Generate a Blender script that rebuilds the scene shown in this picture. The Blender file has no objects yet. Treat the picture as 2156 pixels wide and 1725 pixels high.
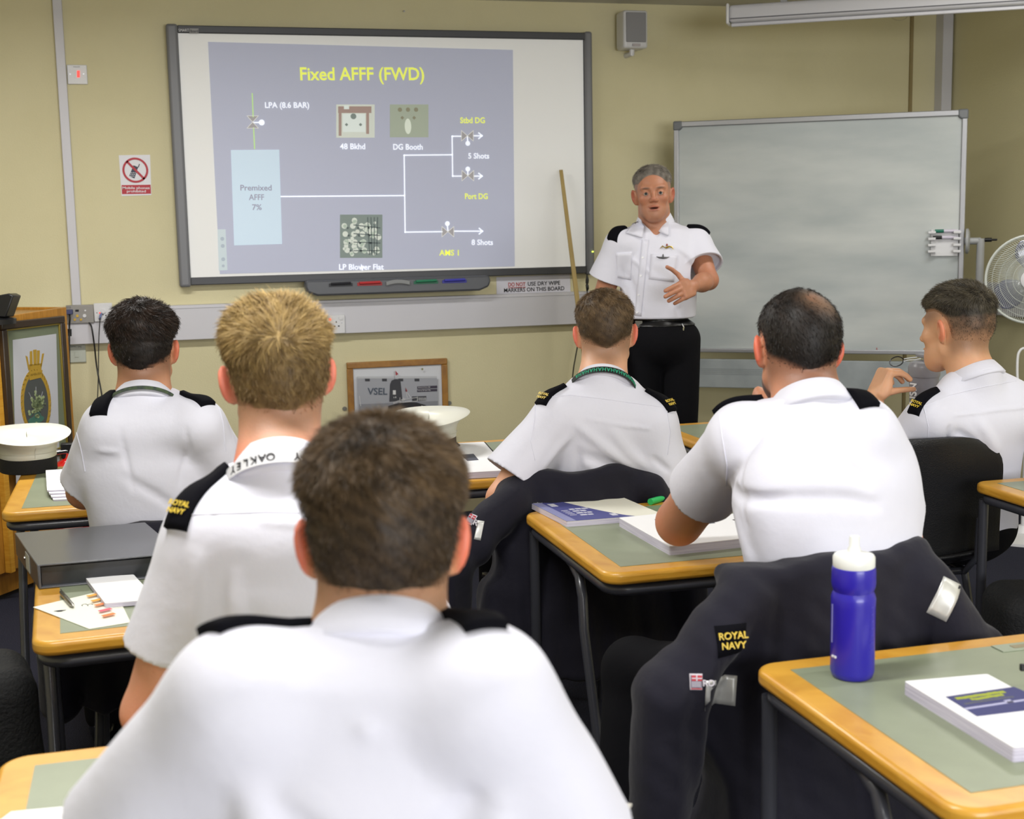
import bpy, math, random
import numpy as np
from mathutils import Vector, Matrix
random.seed(7); rng = np.random.default_rng(7)
SC = bpy.context.scene
COL = SC.collection
PI = math.pi
# ------------------------------------------------------------------ camera
IW, IH = 2156, 1725
FPX, PITCH, YAW, ROLL, CAMZ = 2800., .14, .2643, -.0198, 1.52
WALLY = 6.77; CEIL = 2.64; WALLX = 4.41
_F = np.array([math.sin(YAW)*math.cos(PITCH), math.cos(YAW)*math.cos(PITCH), -math.sin(PITCH)])
_R = np.array([math.cos(YAW), -math.sin(YAW), 0.]); _U = np.cross(_R, _F)
_R2 = math.cos(ROLL)*_R+math.sin(ROLL)*_U; _U2 = -math.sin(ROLL)*_R+math.cos(ROLL)*_U
_C = np.array([0, 0, CAMZ])
cam = bpy.data.cameras.new('camera'); camo = bpy.data.objects.new('camera', cam); COL.objects.link(camo)
M = Matrix(((_R2[0], _U2[0], -_F[0], 0), (_R2[1], _U2[1], -_F[1], 0), (_R2[2], _U2[2], -_F[2], CAMZ), (0, 0, 0, 1)))
camo.matrix_world = M
cam.sensor_width = 36; cam.lens = FPX/IW*36; cam.clip_start = .05
cam.dof.use_dof = True; cam.dof.focus_distance = 4.0; cam.dof.aperture_fstop = 6.5
SC.camera = camo
def ray(x, y): return _F+_R2*(x-IW/2)/FPX-_U2*(y-IH/2)/FPX
def dep(x, y, t): return _C+ray(x, y)*t          # point t metres in front of the lens
def onz(x, y, z): d = ray(x, y); return _C+d*(z-CAMZ)/d[2]
def ony(x, y, Y): d = ray(x, y); return _C+d*Y/d[1]
# ------------------------------------------------------------------ world, lights, exposure
w = bpy.data.worlds.new('world'); SC.world = w; w.use_nodes = True
w.node_tree.nodes['Background'].inputs[0].default_value = (.9, .95, 1, 1)
w.node_tree.nodes['Background'].inputs[1].default_value = .12
SC.view_settings.view_transform = 'Standard'; SC.view_settings.look = 'None'
SC.view_settings.exposure = 0.26; SC.view_settings.gamma = 1
SC.cycles.max_bounces = 6; SC.cycles.diffuse_bounces = 4
SC.cycles.use_denoising = True
def area(name, loc, tgt, sx, sy, watt, col=(1, .99, .965)):
    l = bpy.data.lights.new(name, 'AREA'); l.shape = 'RECTANGLE'; l.size = sx; l.size_y = sy; l.energy = watt; l.color = col
    o = bpy.data.objects.new(name, l); COL.objects.link(o); o.location = loc
    o.rotation_euler = (Vector(tgt)-Vector(loc)).to_track_quat('-Z', 'Y').to_euler(); return o
# the fluorescent fittings on the ceiling (their diffusers are built in the ceiling section)
FITTINGS = [(-0.1, 1.9, 34), (-0.2, 4.7, 40), (3.2, 1.9, 24), (3.2, 4.7, 14), (-0.1, -1.2, 12), (3.2, -1.2, 14)]
for fx, fy, fw in FITTINGS:
    area('fluorescent_light', (fx, fy, CEIL-.10), (fx, fy, 0), 1.4, .16, fw)
# added frontal fill light, flash-like, from the invented window behind the class
area('rear_fill_light', (1.6, -2.72, 1.6), (1.5, 3, 1.1), 3.0, 1.3, 145, (.96, .97, 1))

# ------------------------------------------------------------------ materials
def lin(c):
    if isinstance(c, str):
        c = [int(c[i:i+2], 16)/255 for i in (0, 2, 4)]
    return [x/12.92 if x <= .04045 else ((x+.055)/1.055)**2.4 for x in c]
_mats = {}
def mat(name, col, rough=.6, metal=0., bump=0., bscale=60., spec=.5, var=None, vscale=8., emit=0., sheen=0., coat=0., attr=False, trans=0., sss=0., wood=False, stretch=None, alpha=1.):
    if name in _mats: return _mats[name]
    m = bpy.data.materials.new(name); m.use_nodes = True; nt = m.node_tree; b = nt.nodes['Principled BSDF']
    c = (*lin(col), 1)
    b.inputs['Base Color'].default_value = c
    b.inputs['Roughness'].default_value = rough; b.inputs['Metallic'].default_value = metal
    b.inputs['Specular IOR Level'].default_value = spec
    if coat: b.inputs['Coat Weight'].default_value = coat; b.inputs['Coat Roughness'].default_value = .15
    if sheen: b.inputs['Sheen Weight'].default_value = sheen
    if trans: b.inputs['Transmission Weight'].default_value = trans
    if alpha < 1: b.inputs['Alpha'].default_value = alpha
    if sss:
        b.inputs['Subsurface Weight'].default_value = sss; b.inputs['Subsurface Radius'].default_value = (.9, .3, .15); b.inputs['Subsurface Scale'].default_value = .008
    if emit: b.inputs['Emission Color'].default_value = c; b.inputs['Emission Strength'].default_value = emit
    tc = nt.nodes.new('ShaderNodeTexCoord'); mp = nt.nodes.new('ShaderNodeMapping'); nt.links.new(tc.outputs['Object'], mp.inputs[0])
    if stretch: mp.inputs['Scale'].default_value = stretch
    src = None
    if attr:
        a = nt.nodes.new('ShaderNodeAttribute'); a.attribute_name = 'Col'; src = a.outputs['Color']
        nt.links.new(src, b.inputs['Base Color'])
    if var:
        n = nt.nodes.new('ShaderNodeTexNoise'); n.inputs['Scale'].default_value = vscale; n.inputs['Detail'].default_value = 6
        nt.links.new(mp.outputs[0], n.inputs['Vector'])
        if wood:
            n.inputs['Distortion'].default_value = 1.2
        r = nt.nodes.new('ShaderNodeMapRange'); r.inputs[1].default_value = .35; r.inputs[2].default_value = .65
        nt.links.new(n.outputs[0], r.inputs[0])
        mx = nt.nodes.new('ShaderNodeMix'); mx.data_type = 'RGBA'
        nt.links.new(r.outputs[0], mx.inputs[0])
        mx.inputs[6].default_value = c; mx.inputs[7].default_value = (*lin(var), 1)
        nt.links.new(mx.outputs[2], b.inputs['Base Color'])
        if emit: nt.links.new(mx.outputs[2], b.inputs['Emission Color'])
    if bump:
        n = nt.nodes.new('ShaderNodeTexNoise'); n.inputs['Scale'].default_value = bscale; n.inputs['Detail'].default_value = 4
        nt.links.new(mp.outputs[0], n.inputs['Vector'])
        bp = nt.nodes.new('ShaderNodeBump'); bp.inputs['Strength'].default_value = bump; bp.inputs['Distance'].default_value = .01
        nt.links.new(n.outputs[0], bp.inputs['Height']); nt.links.new(bp.outputs[0], b.inputs['Normal'])
    _mats[name] = m; return m

WALL = mat('wall_paint', 'd8d0aa', .75, bump=.15, bscale=160, var='d4cca5', vscale=3)
WALL2 = mat('right_wall_paint', 'd5cda4', .8, bump=.15, bscale=160)
CEILM = mat('ceiling_paint', 'cfcdc4', .9)
CARPET = mat('carpet', '2c2d3a', .98, bump=.9, bscale=500, var='40414f', vscale=260, spec=.1)
PLASTW = mat('white_plastic', 'd8d8da', .35)
TRUNK = mat('trunking_plastic', 'cbcad0', .4)
GREYP = mat('board_grey_plastic', '77787c', .45)
DARKP = mat('board_dark_trim', '3b3c40', .4)
BLACKP = mat('black_plastic', '141416', .35)
STEELD = mat('dark_painted_steel', '3a3b42', .3, coat=.3, bump=.05, bscale=30)
BEECH = mat('beech_lipping', 'd7a13a', .4, var='c98f2a', vscale=10, wood=True, stretch=(1, 1, 8), coat=.3)
LAMTOP = mat('green_laminate', '8d957c', .4, var='848c74', vscale=9, coat=.15)
PAPER = mat('paper', 'efeff2', .8)
PAPEREDGE = mat('page_edges', 'd6d2e2', .9, var='bdb8cc', vscale=400, stretch=(.02, .02, 1))
INK = mat('black_ink', '1d1d24', .8)
NAVYINK = mat('navy_print', '3a3f78', .7)
GREYINK = mat('grey_print', '62646c', .8)
SHIRT = mat('white_shirt_cotton', 'd9d9e5', .82, bump=.12, bscale=35, sheen=.15, spec=.2)
NAVYCLOTH = mat('navy_jacket_cloth', '1b1a25', .8, bump=.35, bscale=18, sheen=.1, spec=.2)
TROUS = mat('black_trouser_cloth', '0d0d11', .9, bump=.2, bscale=20, spec=.15)
EPAUL = mat('black_epaulette_cloth', '0a0a10', .9, bump=.2, bscale=400, spec=.1)
GOLD = mat('gold_embroidery', 'd7b93c', .5)
SKIN = mat('skin', 'c98f6e', .5, attr=True, sss=.25, bump=.06, bscale=220)
HAIRM = mat('hair', '3a2a1c', .55, attr=True, spec=.35)
SHOE = mat('polished_black_leather', '08080a', .12, coat=.6)
WOODC = mat('oak_veneer', 'b57f2e', .4, var='9d6b22', vscale=6, wood=True, stretch=(8, 8, 1), coat=.25)
WOODF = mat('oak_frame', 'a5742a', .4, var='8d5f20', vscale=14, wood=True, stretch=(1, 6, 1), coat=.3)
CHAIRP = mat('black_polypropylene', '101013', .45, bump=.2, bscale=300)
SILVER = mat('reflective_silver_tape', 'c9c9c6', .35, metal=.35)
REDP = mat('red_enamel', 'c01a16', .3, coat=.5)
WBSURF = mat('whiteboard_enamel', 'c6cac8', .22, var='a9b0b1', vscale=2.0, coat=.2, stretch=(.6, .6, 2.2))
ALU = mat('brushed_aluminium', 'a8a9ad', .35, metal=.6, bump=.05, bscale=200)
CAPW = mat('white_cap_vinyl', 'd9d8cc', .4, coat=.1)
CHROME = mat('chrome', 'd0d0d0', .15, metal=1)

# ------------------------------------------------------------------ object helpers
def mesh_np(name, V, Fq, m, parent=None, smooth=True, cols=None):
    V = np.asarray(V, dtype=np.float32).reshape(-1, 3)
    me = bpy.data.meshes.new(name)
    if isinstance(Fq, np.ndarray):
        nf, k = Fq.shape
        me.vertices.add(len(V)); me.vertices.foreach_set('co', V.ravel())
        me.loops.add(nf*k); me.loops.foreach_set('vertex_index', Fq.astype(np.int32).ravel())
        me.polygons.add(nf); me.polygons.foreach_set('loop_start', np.arange(0, nf*k, k, dtype=np.int32))
        me.polygons.foreach_set('loop_total', np.full(nf, k, dtype=np.int32))
        me.update(calc_edges=True); me.validate()
    else:
        me.from_pydata([tuple(map(float, v)) for v in V], [], Fq); me.update()
    if smooth: me.shade_smooth()
    if cols is not None:
        a = me.color_attributes.new('Col', 'FLOAT_COLOR', 'POINT')
        c4 = np.ones((len(V), 4), dtype=np.float32); c4[:, :3] = cols
        a.data.foreach_set('color', c4.ravel())
    for mm in (m if isinstance(m, list) else [m]): me.materials.append(mm)
    o = bpy.data.objects.new(name, me); COL.objects.link(o)
    if parent is not None:
        o.parent = parent; o.matrix_parent_inverse = parent.matrix_basis.inverted()
    return o
def tag(o, label=None, cat=None, group=None, kind=None):
    if label: o['label'] = label
    if cat: o['category'] = cat
    if group: o['group'] = group
    if kind: o['kind'] = kind
    return o
def thing(name, label, cat, loc=(0, 0, 0), rz=0., group=None):
    o = bpy.data.objects.new(name, None); COL.objects.link(o); o.location = Vector([float(v) for v in loc]); o.rotation_euler = (0, 0, rz)
    o.empty_display_size = .1
    return tag(o, label, cat, group)
class MB:
    """collects shapes; build() links them as one mesh object. With parent: coordinates are world unless local=True"""
    def __init__(s): s.v = []; s.f = []; s.sm = []
    def add(s, V, F, M=None):
        n = len(s.v)
        for p in V:
            p = Vector([float(q) for q in p])
            s.v.append(tuple(M @ p if M is not None else p))
        s.f += [tuple(i+n for i in f) for f in F]; return s
    def box(s, x0, x1, y0, y1, z0, z1, M=None):
        V = [(x, y, z) for z in (z0, z1) for y in (y0, y1) for x in (x0, x1)]
        return s.add(V, [(0, 2, 3, 1), (4, 5, 7, 6), (0, 1, 5, 4), (2, 6, 7, 3), (0, 4, 6, 2), (1, 3, 7, 5)], M)
    def tube(s, pts, r, n=12, M=None, cap=True):
        P = [Vector([float(q) for q in p]) for p in pts]; rs = r if isinstance(r, (list, tuple)) else [r]*len(P)
        V = []; F = []
        t0 = (P[1]-P[0]).normalized(); a = Vector((0, 0, 1)) if abs(t0.z) < .9 else Vector((1, 0, 0))
        u = t0.cross(a).normalized()
        for i, p in enumerate(P):
            t = (P[min(i+1, len(P)-1)]-P[max(i-1, 0)]).normalized()
            u = (u-t*u.dot(t)).normalized(); v = t.cross(u)
            for k in range(n):
                an = 2*PI*k/n; V.append(p+(u*math.cos(an)+v*math.sin(an))*rs[i])
        for i in range(len(P)-1):
            for k in range(n):
                k2 = (k+1) % n; F.append((i*n+k, i*n+k2, (i+1)*n+k2, (i+1)*n+k))
        if cap: F.append(tuple(range(n))[::-1]); F.append(tuple((len(P)-1)*n+k for k in range(n)))
        return s.add(V, F, M)
    def lathe(s, prof, c=(0, 0, 0), n=40, M=None, sx=1., sy=1.):
        V = []; F = []
        for r, z in prof:
            for k in range(n):
                an = 2*PI*k/n; V.append((c[0]+r*sx*math.cos(an), c[1]+r*sy*math.sin(an), c[2]+z))
        for i in range(len(prof)-1):
            for k in range(n):
                k2 = (k+1) % n; F.append((i*n+k, i*n+k2, (i+1)*n+k2, (i+1)*n+k))
        F.append(tuple(range(n))[::-1]); F.append(tuple((len(prof)-1)*n+k for k in range(n)))
        return s.add(V, F, M)
    def prism(s, poly, z0, z1, M=None):
        n = len(poly); V = [(x, y, z0) for x, y in poly]+[(x, y, z1) for x, y in poly]
        F = [tuple(range(n))[::-1], tuple(range(n, 2*n))]+[(i, (i+1) % n, (i+1) % n+n, i+n) for i in range(n)]
        return s.add(V, F, M)
    def build(s, name, m, parent=None, bevel=0., smooth=False, local=False, seg=2):
        me = bpy.data.meshes.new(name); me.from_pydata(s.v, [], s.f); me.update()
        for mm in (m if isinstance(m, list) else [m]): me.materials.append(mm)
        o = bpy.data.objects.new(name, me); COL.objects.link(o)
        if smooth or bevel:
            me.shade_smooth(); me.set_sharp_from_angle(angle=math.radians(40))
        if bevel:
            b = o.modifiers.new('bevel', 'BEVEL'); b.width = bevel; b.segments = seg; b.limit_method = 'ANGLE'; b.angle_limit = math.radians(40)
            b.harden_normals = False
        if parent is not None:
            o.parent = parent
            if not local: o.matrix_parent_inverse = parent.matrix_basis.inverted()
        return o
def rrect(x0, x1, y0, y1, r, n=6):
    P = []
    for cx, cy, a0 in ((x1-r, y1-r, 0), (x0+r, y1-r, 90), (x0+r, y0+r, 180), (x1-r, y0+r, 270)):
        for k in range(n+1):
            a = math.radians(a0+90*k/n); P.append((cx+r*math.cos(a), cy+r*math.sin(a)))
    return P
def frame(o, ex, ey, ez): # matrix from origin and axes
    return Matrix(((ex[0], ey[0], ez[0], o[0]), (ex[1], ey[1], ez[1], o[1]), (ex[2], ey[2], ez[2], o[2]), (0, 0, 0, 1)))
def WM(x, z, y=WALLY, rz=0.):  # frame on a plane facing the camera: local x right, local y up, local z out of the wall
    return Matrix.Translation((x, y, z)) @ Matrix.Rotation(rz, 4, 'Z') @ Matrix.Rotation(PI/2, 4, 'X')
def text(name, s, M, h, m, parent, align='CENTER', ext=.0004, bold=0., sx=1., sp=1.):
    c = bpy.data.curves.new(name, 'FONT'); c.body = s; c.size = h/.72; c.align_x = align; c.align_y = 'CENTER'
    c.extrude = ext; c.offset = min(bold, h*.022); c.space_character = sp; c.resolution_u = 3
    o = bpy.data.objects.new('tmp', c); COL.objects.link(o)
    dg = bpy.context.evaluated_depsgraph_get(); me = bpy.data.meshes.new_from_object(o.evaluated_get(dg))
    bpy.data.objects.remove(o); bpy.data.curves.remove(c)
    me.transform(M @ Matrix.Diagonal((sx, 1, 1, 1))); me.materials.clear(); me.materials.append(m); me.name = name
    ob = bpy.data.objects.new(name, me); COL.objects.link(ob)
    if parent is not None: ob.parent = parent; ob.matrix_parent_inverse = parent.matrix_basis.inverted()
    return ob
# ------------------------------------------------------------------ implicit-surface modelling (smooth blends of tapered limbs)
A = lambda *v: np.array(v, dtype=np.float64)
def nrm(v): return v/np.linalg.norm(v)
def cone(a, b, ra, rb):
    a = np.asarray(a, float); b = np.asarray(b, float); d = b-a; L2 = d@d+1e-12
    def f(p):
        t = np.clip(((p-a)@d)/L2, 0, 1)
        return np.linalg.norm(p-a-t[:, None]*d, axis=1)-(ra+(rb-ra)*t)
    return f
def ell(c, r, R=None):
    c = np.asarray(c, float); r = np.asarray(r, float)
    def f(p):
        q = p-c
        if R is not None: q = q@R
        k0 = np.linalg.norm(q/r, axis=1); k1 = np.linalg.norm(q/(r*r), axis=1)+1e-9
        return k0*(k0-1)/k1
    return f
def rbox(c, h, rad, R=None):
    c = np.asarray(c, float); h = np.asarray(h, float)-rad
    def f(p):
        q = p-c
        if R is not None: q = q@R
        q = np.abs(q)-h
        return np.linalg.norm(np.maximum(q, 0), axis=1)+np.minimum(q.max(axis=1), 0)-rad
    return f
def plane(c, n): # negative on the side opposite to n
    c = np.asarray(c, float); n = nrm(np.asarray(n, float)); return lambda p: (p-c)@n
def smin(a, b, k):
    h = np.clip(.5+.5*(b-a)/k, 0, 1); return b*(1-h)+a*h-k*h*(1-h)
def smax(a, b, k): return -smin(-a, -b, k)
def union(fs, k=.02):
    def f(p):
        d = fs[0](p)
        for g in fs[1:]: d = smin(d, g(p), k)
        return d
    return f
def sub(f, g, k=.004): return lambda p: smax(f(p), -g(p), k)
def inter(f, g, k=.004): return lambda p: smax(f(p), g(p), k)
def noise(p, s, seed=0, n=5):
    r = np.random.default_rng(seed); d = np.zeros(len(p))
    for i in range(n):
        k = r.normal(size=3)*s; d += np.sin(p@k+r.uniform(0, 6.28))
    return d/n
def loft(H, N, right, prof, pw=2.4):
    """torso between hip centre H and neck base N; prof rows: s, half width, half depth, forward offset, side offset"""
    H = np.asarray(H, float); N = np.asarray(N, float); u = N-H; L = np.linalg.norm(u); u = u/L
    r = nrm(right-u*(right@u)); fwd = np.cross(u, r)
    T0 = np.array(prof, float); ss = np.linspace(T0[0, 0], T0[-1, 0], 120); T = np.stack([ss]+[np.interp(ss, T0[:, 0], T0[:, i]) for i in range(1, 5)], -1)
    for _ in range(60):   # smooth the profile so no facets show
        T[1:-1, 1:] = .25*T[:-2, 1:]+.5*T[1:-1, 1:]+.25*T[2:, 1:]
    def f(p):
        q = p-H; s = q@u/L; x = q@r; y = q@fwd
        sc = np.clip(s, T[0, 0], T[-1, 0])
        wd = np.interp(sc, T[:, 0], T[:, 1]); dp = np.interp(sc, T[:, 0], T[:, 2]); of = np.interp(sc, T[:, 0], T[:, 3]); so = np.interp(sc, T[:, 0], T[:, 4])
        k = (np.abs((x-so)/wd)**pw+np.abs((y-of)/dp)**pw)**(1/pw)
        d = (k-1)*np.minimum(wd, dp)
        e = np.maximum(np.maximum(T[0, 0]-s, s-T[-1, 0])*L, 0)
        return np.where(e > 0, np.sqrt(np.maximum(d, 0)**2+e**2)+np.minimum(d, 0)*0, d)*.92
    return f
def grad(f, p, e=.002):
    n = np.stack([f(p+np.eye(3)[i]*e)-f(p-np.eye(3)[i]*e) for i in range(3)], -1)
    return n/(np.linalg.norm(n, axis=1, keepdims=True)+1e-9)
def folds(f, L, soft=1.):
    """cloth folds pressed along lines lying on the surface f: rows a, b, width, height (negative = valley)"""
    LL = []
    for a, b, w_, h_ in L:
        q = np.stack([np.asarray(a, float)*(1-t)+np.asarray(b, float)*t for t in np.linspace(0, 1, 9)])
        for _ in range(14): q = q-grad(f, q, .004)*np.clip(f(q), -.04, .04)[:, None]*.8
        LL.append((q, w_*1.0, h_*1.9))
    def g(p):
        d = f(p)
        for q, w_, h_ in LL:
            r2 = np.full(len(p), 9.); tt = np.zeros(len(p))
            near = np.abs(d) < .06
            pn = p[near]
            if len(pn) == 0: continue
            rr_ = np.full(len(pn), 9.); t_ = np.zeros(len(pn))
            for k in range(len(q)-1):
                e = q[k+1]-q[k]; t = np.clip(((pn-q[k])@e)/(e@e+1e-12), 0, 1); x = ((pn-q[k]-t[:, None]*e)**2).sum(axis=1)
                m = x < rr_; rr_[m] = x[m]; t_[m] = (k+t[m])/(len(q)-1)
            fade = np.sin(np.clip(t_*.92+.04, 0, 1)*PI)**.6
            d[near] = d[near]-h_*fade*np.exp(-rr_/(w_*w_))
        return d
    return g
def wrinkle(f, amp, sc, seed=0, dirs=(1, 1, 1)):
    dv = np.array(dirs, float)
    return lambda p: f(p)+amp*noise(p*dv, sc, seed, 6)
def surf(f, lo, hi, h, slack=1.7):
    """sparse surface nets"""
    lo = np.asarray(lo, float); hi = np.asarray(hi, float); B = 8
    nb = np.ceil((hi-lo)/(h*B)).astype(int)
    g = np.stack(np.meshgrid(*[np.arange(n) for n in nb], indexing='ij'), -1).reshape(-1, 3)
    cen = lo+(g+.5)*B*h
    d = np.concatenate([f(c) for c in np.array_split(cen, max(1, len(cen)//200000))])
    g = g[np.abs(d) < B*h*.87*slack]
    lc = np.stack(np.meshgrid(*[np.arange(B+1)]*3, indexing='ij'), -1).reshape(-1, 3)
    N3 = nb*B+2; key = lambda q: (q[:, 0].astype(np.int64)*N3[1]+q[:, 1])*N3[2]+q[:, 2]
    VK = []; VP = []; EK = [[], [], []]; ES = [[], [], []]
    for gg in np.array_split(g, max(1, len(g)//400)):
        gi = (gg[:, None, :]*B+lc[None]).reshape(-1, 3)
        val = f(lo+gi*h).reshape(-1, B+1, B+1, B+1)
        ins = val < 0
        c = [ins[:, a:a+B, b:b+B, e:e+B] for a in (0, 1) for b in (0, 1) for e in (0, 1)]
        sm_ = sum(x.astype(np.int8) for x in c); act = (sm_ > 0) & (sm_ < 8)
        bi, i, j, k = np.nonzero(act)
        if len(bi) == 0: continue
        acc = np.zeros((len(bi), 3)); cnt = np.zeros(len(bi))
        cor = [(a, b, e) for a in (0, 1) for b in (0, 1) for e in (0, 1)]
        vv = {q: val[bi, i+q[0], j+q[1], k+q[2]] for q in cor}
        for q in cor:
            for ax in range(3):
                if q[ax] == 0:
                    q2 = list(q); q2[ax] = 1; q2 = tuple(q2); a_ = vv[q]; b_ = vv[q2]
                    m_ = (a_ < 0) != (b_ < 0)
                    t = np.where(m_, a_/np.where(m_, a_-b_, 1), 0)
                    pt = np.zeros((len(bi), 3)); pt += q; pt[:, ax] += t
                    acc += pt*m_[:, None]; cnt += m_
        base = gg[bi]*B+np.stack([i, j, k], -1)
        VK.append(key(base)); VP.append(lo+(base+acc/cnt[:, None])*h)
        for ax in range(3):
            s1 = [slice(None)]+[slice(0, B)]*3; s2 = [slice(None)]+[slice(0, B)]*3; s2[1+ax] = slice(1, B+1)
            e1 = ins[tuple(s1)]; e2 = ins[tuple(s2)]; m_ = e1 != e2
            bi, i, j, k = np.nonzero(m_); EK[ax].append(gg[bi]*B+np.stack([i, j, k], -1)); ES[ax].append(e1[bi, i, j, k])
    VK = np.concatenate(VK); VP = np.concatenate(VP); o = np.argsort(VK); VK = VK[o]; VP = VP[o]
    faces = []
    for ax in range(3):
        E_ = np.concatenate(EK[ax]); S = np.concatenate(ES[ax]); b, c = (ax+1) % 3, (ax+2) % 3
        idx = []; ok = np.ones(len(E_), bool)
        for db, dc in ((0, 0), (-1, 0), (-1, -1), (0, -1)):
            q = E_.copy(); q[:, b] += db; q[:, c] += dc; kk = key(q); ix = np.clip(np.searchsorted(VK, kk), 0, len(VK)-1)
            ok &= (VK[ix] == kk); idx.append(ix)
        Q = np.stack(idx, -1); Q[~S] = Q[~S][:, ::-1]; faces.append(Q[ok])
    return VP, np.concatenate(faces)
def smth(x, a, b): t = np.clip((x-a)/(b-a), 0, 1); return t*t*(3-2*t)
def mixc(a, b, t): return a*(1-t[:, None])+b*t[:, None]

# ------------------------------------------------------------------ people
X = A(1, 0, 0); Y = A(0, 1, 0); Z = A(0, 0, 1)
def rot(yaw, pitch=0, roll=0): # columns: right, forward, up of the head; yaw>0 turns left
    return np.array(Matrix.Rotation(yaw, 3, 'Z') @ Matrix.Rotation(pitch, 3, 'X') @ Matrix.Rotation(roll, 3, 'Y'))
def head_sdf(C, Rm, sc=1., face=False, neckto=None, jaw=1., earout=1., gaunt=0.):
    g = lambda x, y, z: C+Rm@(A(x, y, z)*sc)
    S = sc
    fs = [ell(g(0, -.018, .035), A(.077, .097, .082)*S, Rm), ell(g(0, -.040, -.004), A(.064*1, .068, .066)*S, Rm),
          ell(g(0, .028, -.02), A(.058, .064, .082)*S, Rm), cone(g(-.047*jaw, .0, -.062), g(-.016, .066, -.094), .020*S, .018*S),
          cone(g(.047*jaw, .0, -.062), g(.016, .066, -.094), .020*S, .018*S), ell(g(0, .07, -.092), A(.022, .018, .018)*S, Rm),
          ell(g(0, .045, -.07), A(.046, .045, .03)*S, Rm)]
    f = union(fs, .028*S)
    fs2 = [f]
    if neckto is not None:
        fs2.append(cone(g(0, -.026, -.05), neckto, .050*S, .058*S))
        fs2.append(cone(g(-.036, -.04, -.03), neckto+Rm@A(-.028, .0, 0), .024*S, .032*S)); fs2.append(cone(g(.036, -.04, -.03), neckto+Rm@A(.028, .0, 0), .024*S, .032*S))
    f = union(fs2, .03*S)
    nose = union([cone(g(0, .084, .018), g(0, .106, -.016), .007*S, .0095*S), ell(g(0, .107, -.020), A(.0105, .0105, .009)*S, Rm),
                  ell(g(-.012, .096, -.024), A(.008, .010, .007)*S, Rm), ell(g(.012, .096, -.024), A(.008, .010, .007)*S, Rm)], .008*S)
    brow = union([cone(g(-.044, .066, .030), g(-.012, .083, .026), .010*S, .009*S), cone(g(.044, .066, .030), g(.012, .083, .026), .010*S, .009*S)], .01*S)
    cheek = union([ell(g(-.042, .058, -.016), A(.020, .020, .018)*S, Rm), ell(g(.042, .058, -.016), A(.020, .020, .018)*S, Rm)], .01)
    f0 = f
    def ff(p):
        d = f0(p); d = smin(d, brow(p), .014*S); d = smin(d, cheek(p), .02*S)
        for sx in (-1, 1): d = smax(d, -ell(g(sx*.032, .096, .008), A(.017, .016, .012)*S, Rm)(p), .014*S)
        d = smin(d, nose(p), .009*S)
        if face:
            for sx in (-1, 1):   # eyelids
                d = smin(d, ell(g(sx*.031, .0735, .0085), A(.0155, .0142, .0125)*S, Rm)(p), .004*S)
                d = smax(d, -ell(g(sx*.031, .090, .0058), A(.0125, .012, .0031)*S, Rm)(p), .002*S)
        lips = np.minimum(ell(g(0, .0925, -.0500), A(.023, .0085, .0045)*S, Rm)(p), ell(g(0, .0915, -.0640 if face else -.0595), A(.020, .0085, .0055)*S, Rm)(p))
        d = smin(d, lips, .006*S)
        if face: d = smax(d, -ell(g(0, .094, -.0570), A(.017, .016, .0042)*S, Rm)(p), .002*S)
        return d
    # ears: a tilted cup with a rim
    ears = []
    for sx in (-1, 1):
        Re = Rm@np.array(Matrix.Rotation(sx*.55*earout, 3, 'Z') @ Matrix.Rotation(sx*.12, 3, 'Y') @ Matrix.Rotation(.12, 3, 'X'))
        c = g(sx*(.076+.006*earout), -.012, -.006)
        shell = ell(c, A(.0085, .0185, .033)*S, Re); lobe = ell(c+Re@A(-sx*.002, .006, -.026)*S, A(.007, .010, .011)*S, Re)
        cup = ell(c+Re@A(sx*.0085, .004, .004)*S, A(.0075, .0115, .021)*S, Re)
        root = ell(c+Re@A(-sx*.006, .012, -.002)*S, A(.010, .010, .022)*S, Re)
        ears.append((shell, lobe, cup, root))
    def fe(p):
        d = ff(p)
        for sh, lo, cu, ro in ears:
            e = smin(sh(p), lo(p), .006*S); e = smin(e, ro(p), .008*S); e = smax(e, -cu(p), .003*S); d = smin(d, e, .005*S)
        return d
    return fe, f
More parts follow.
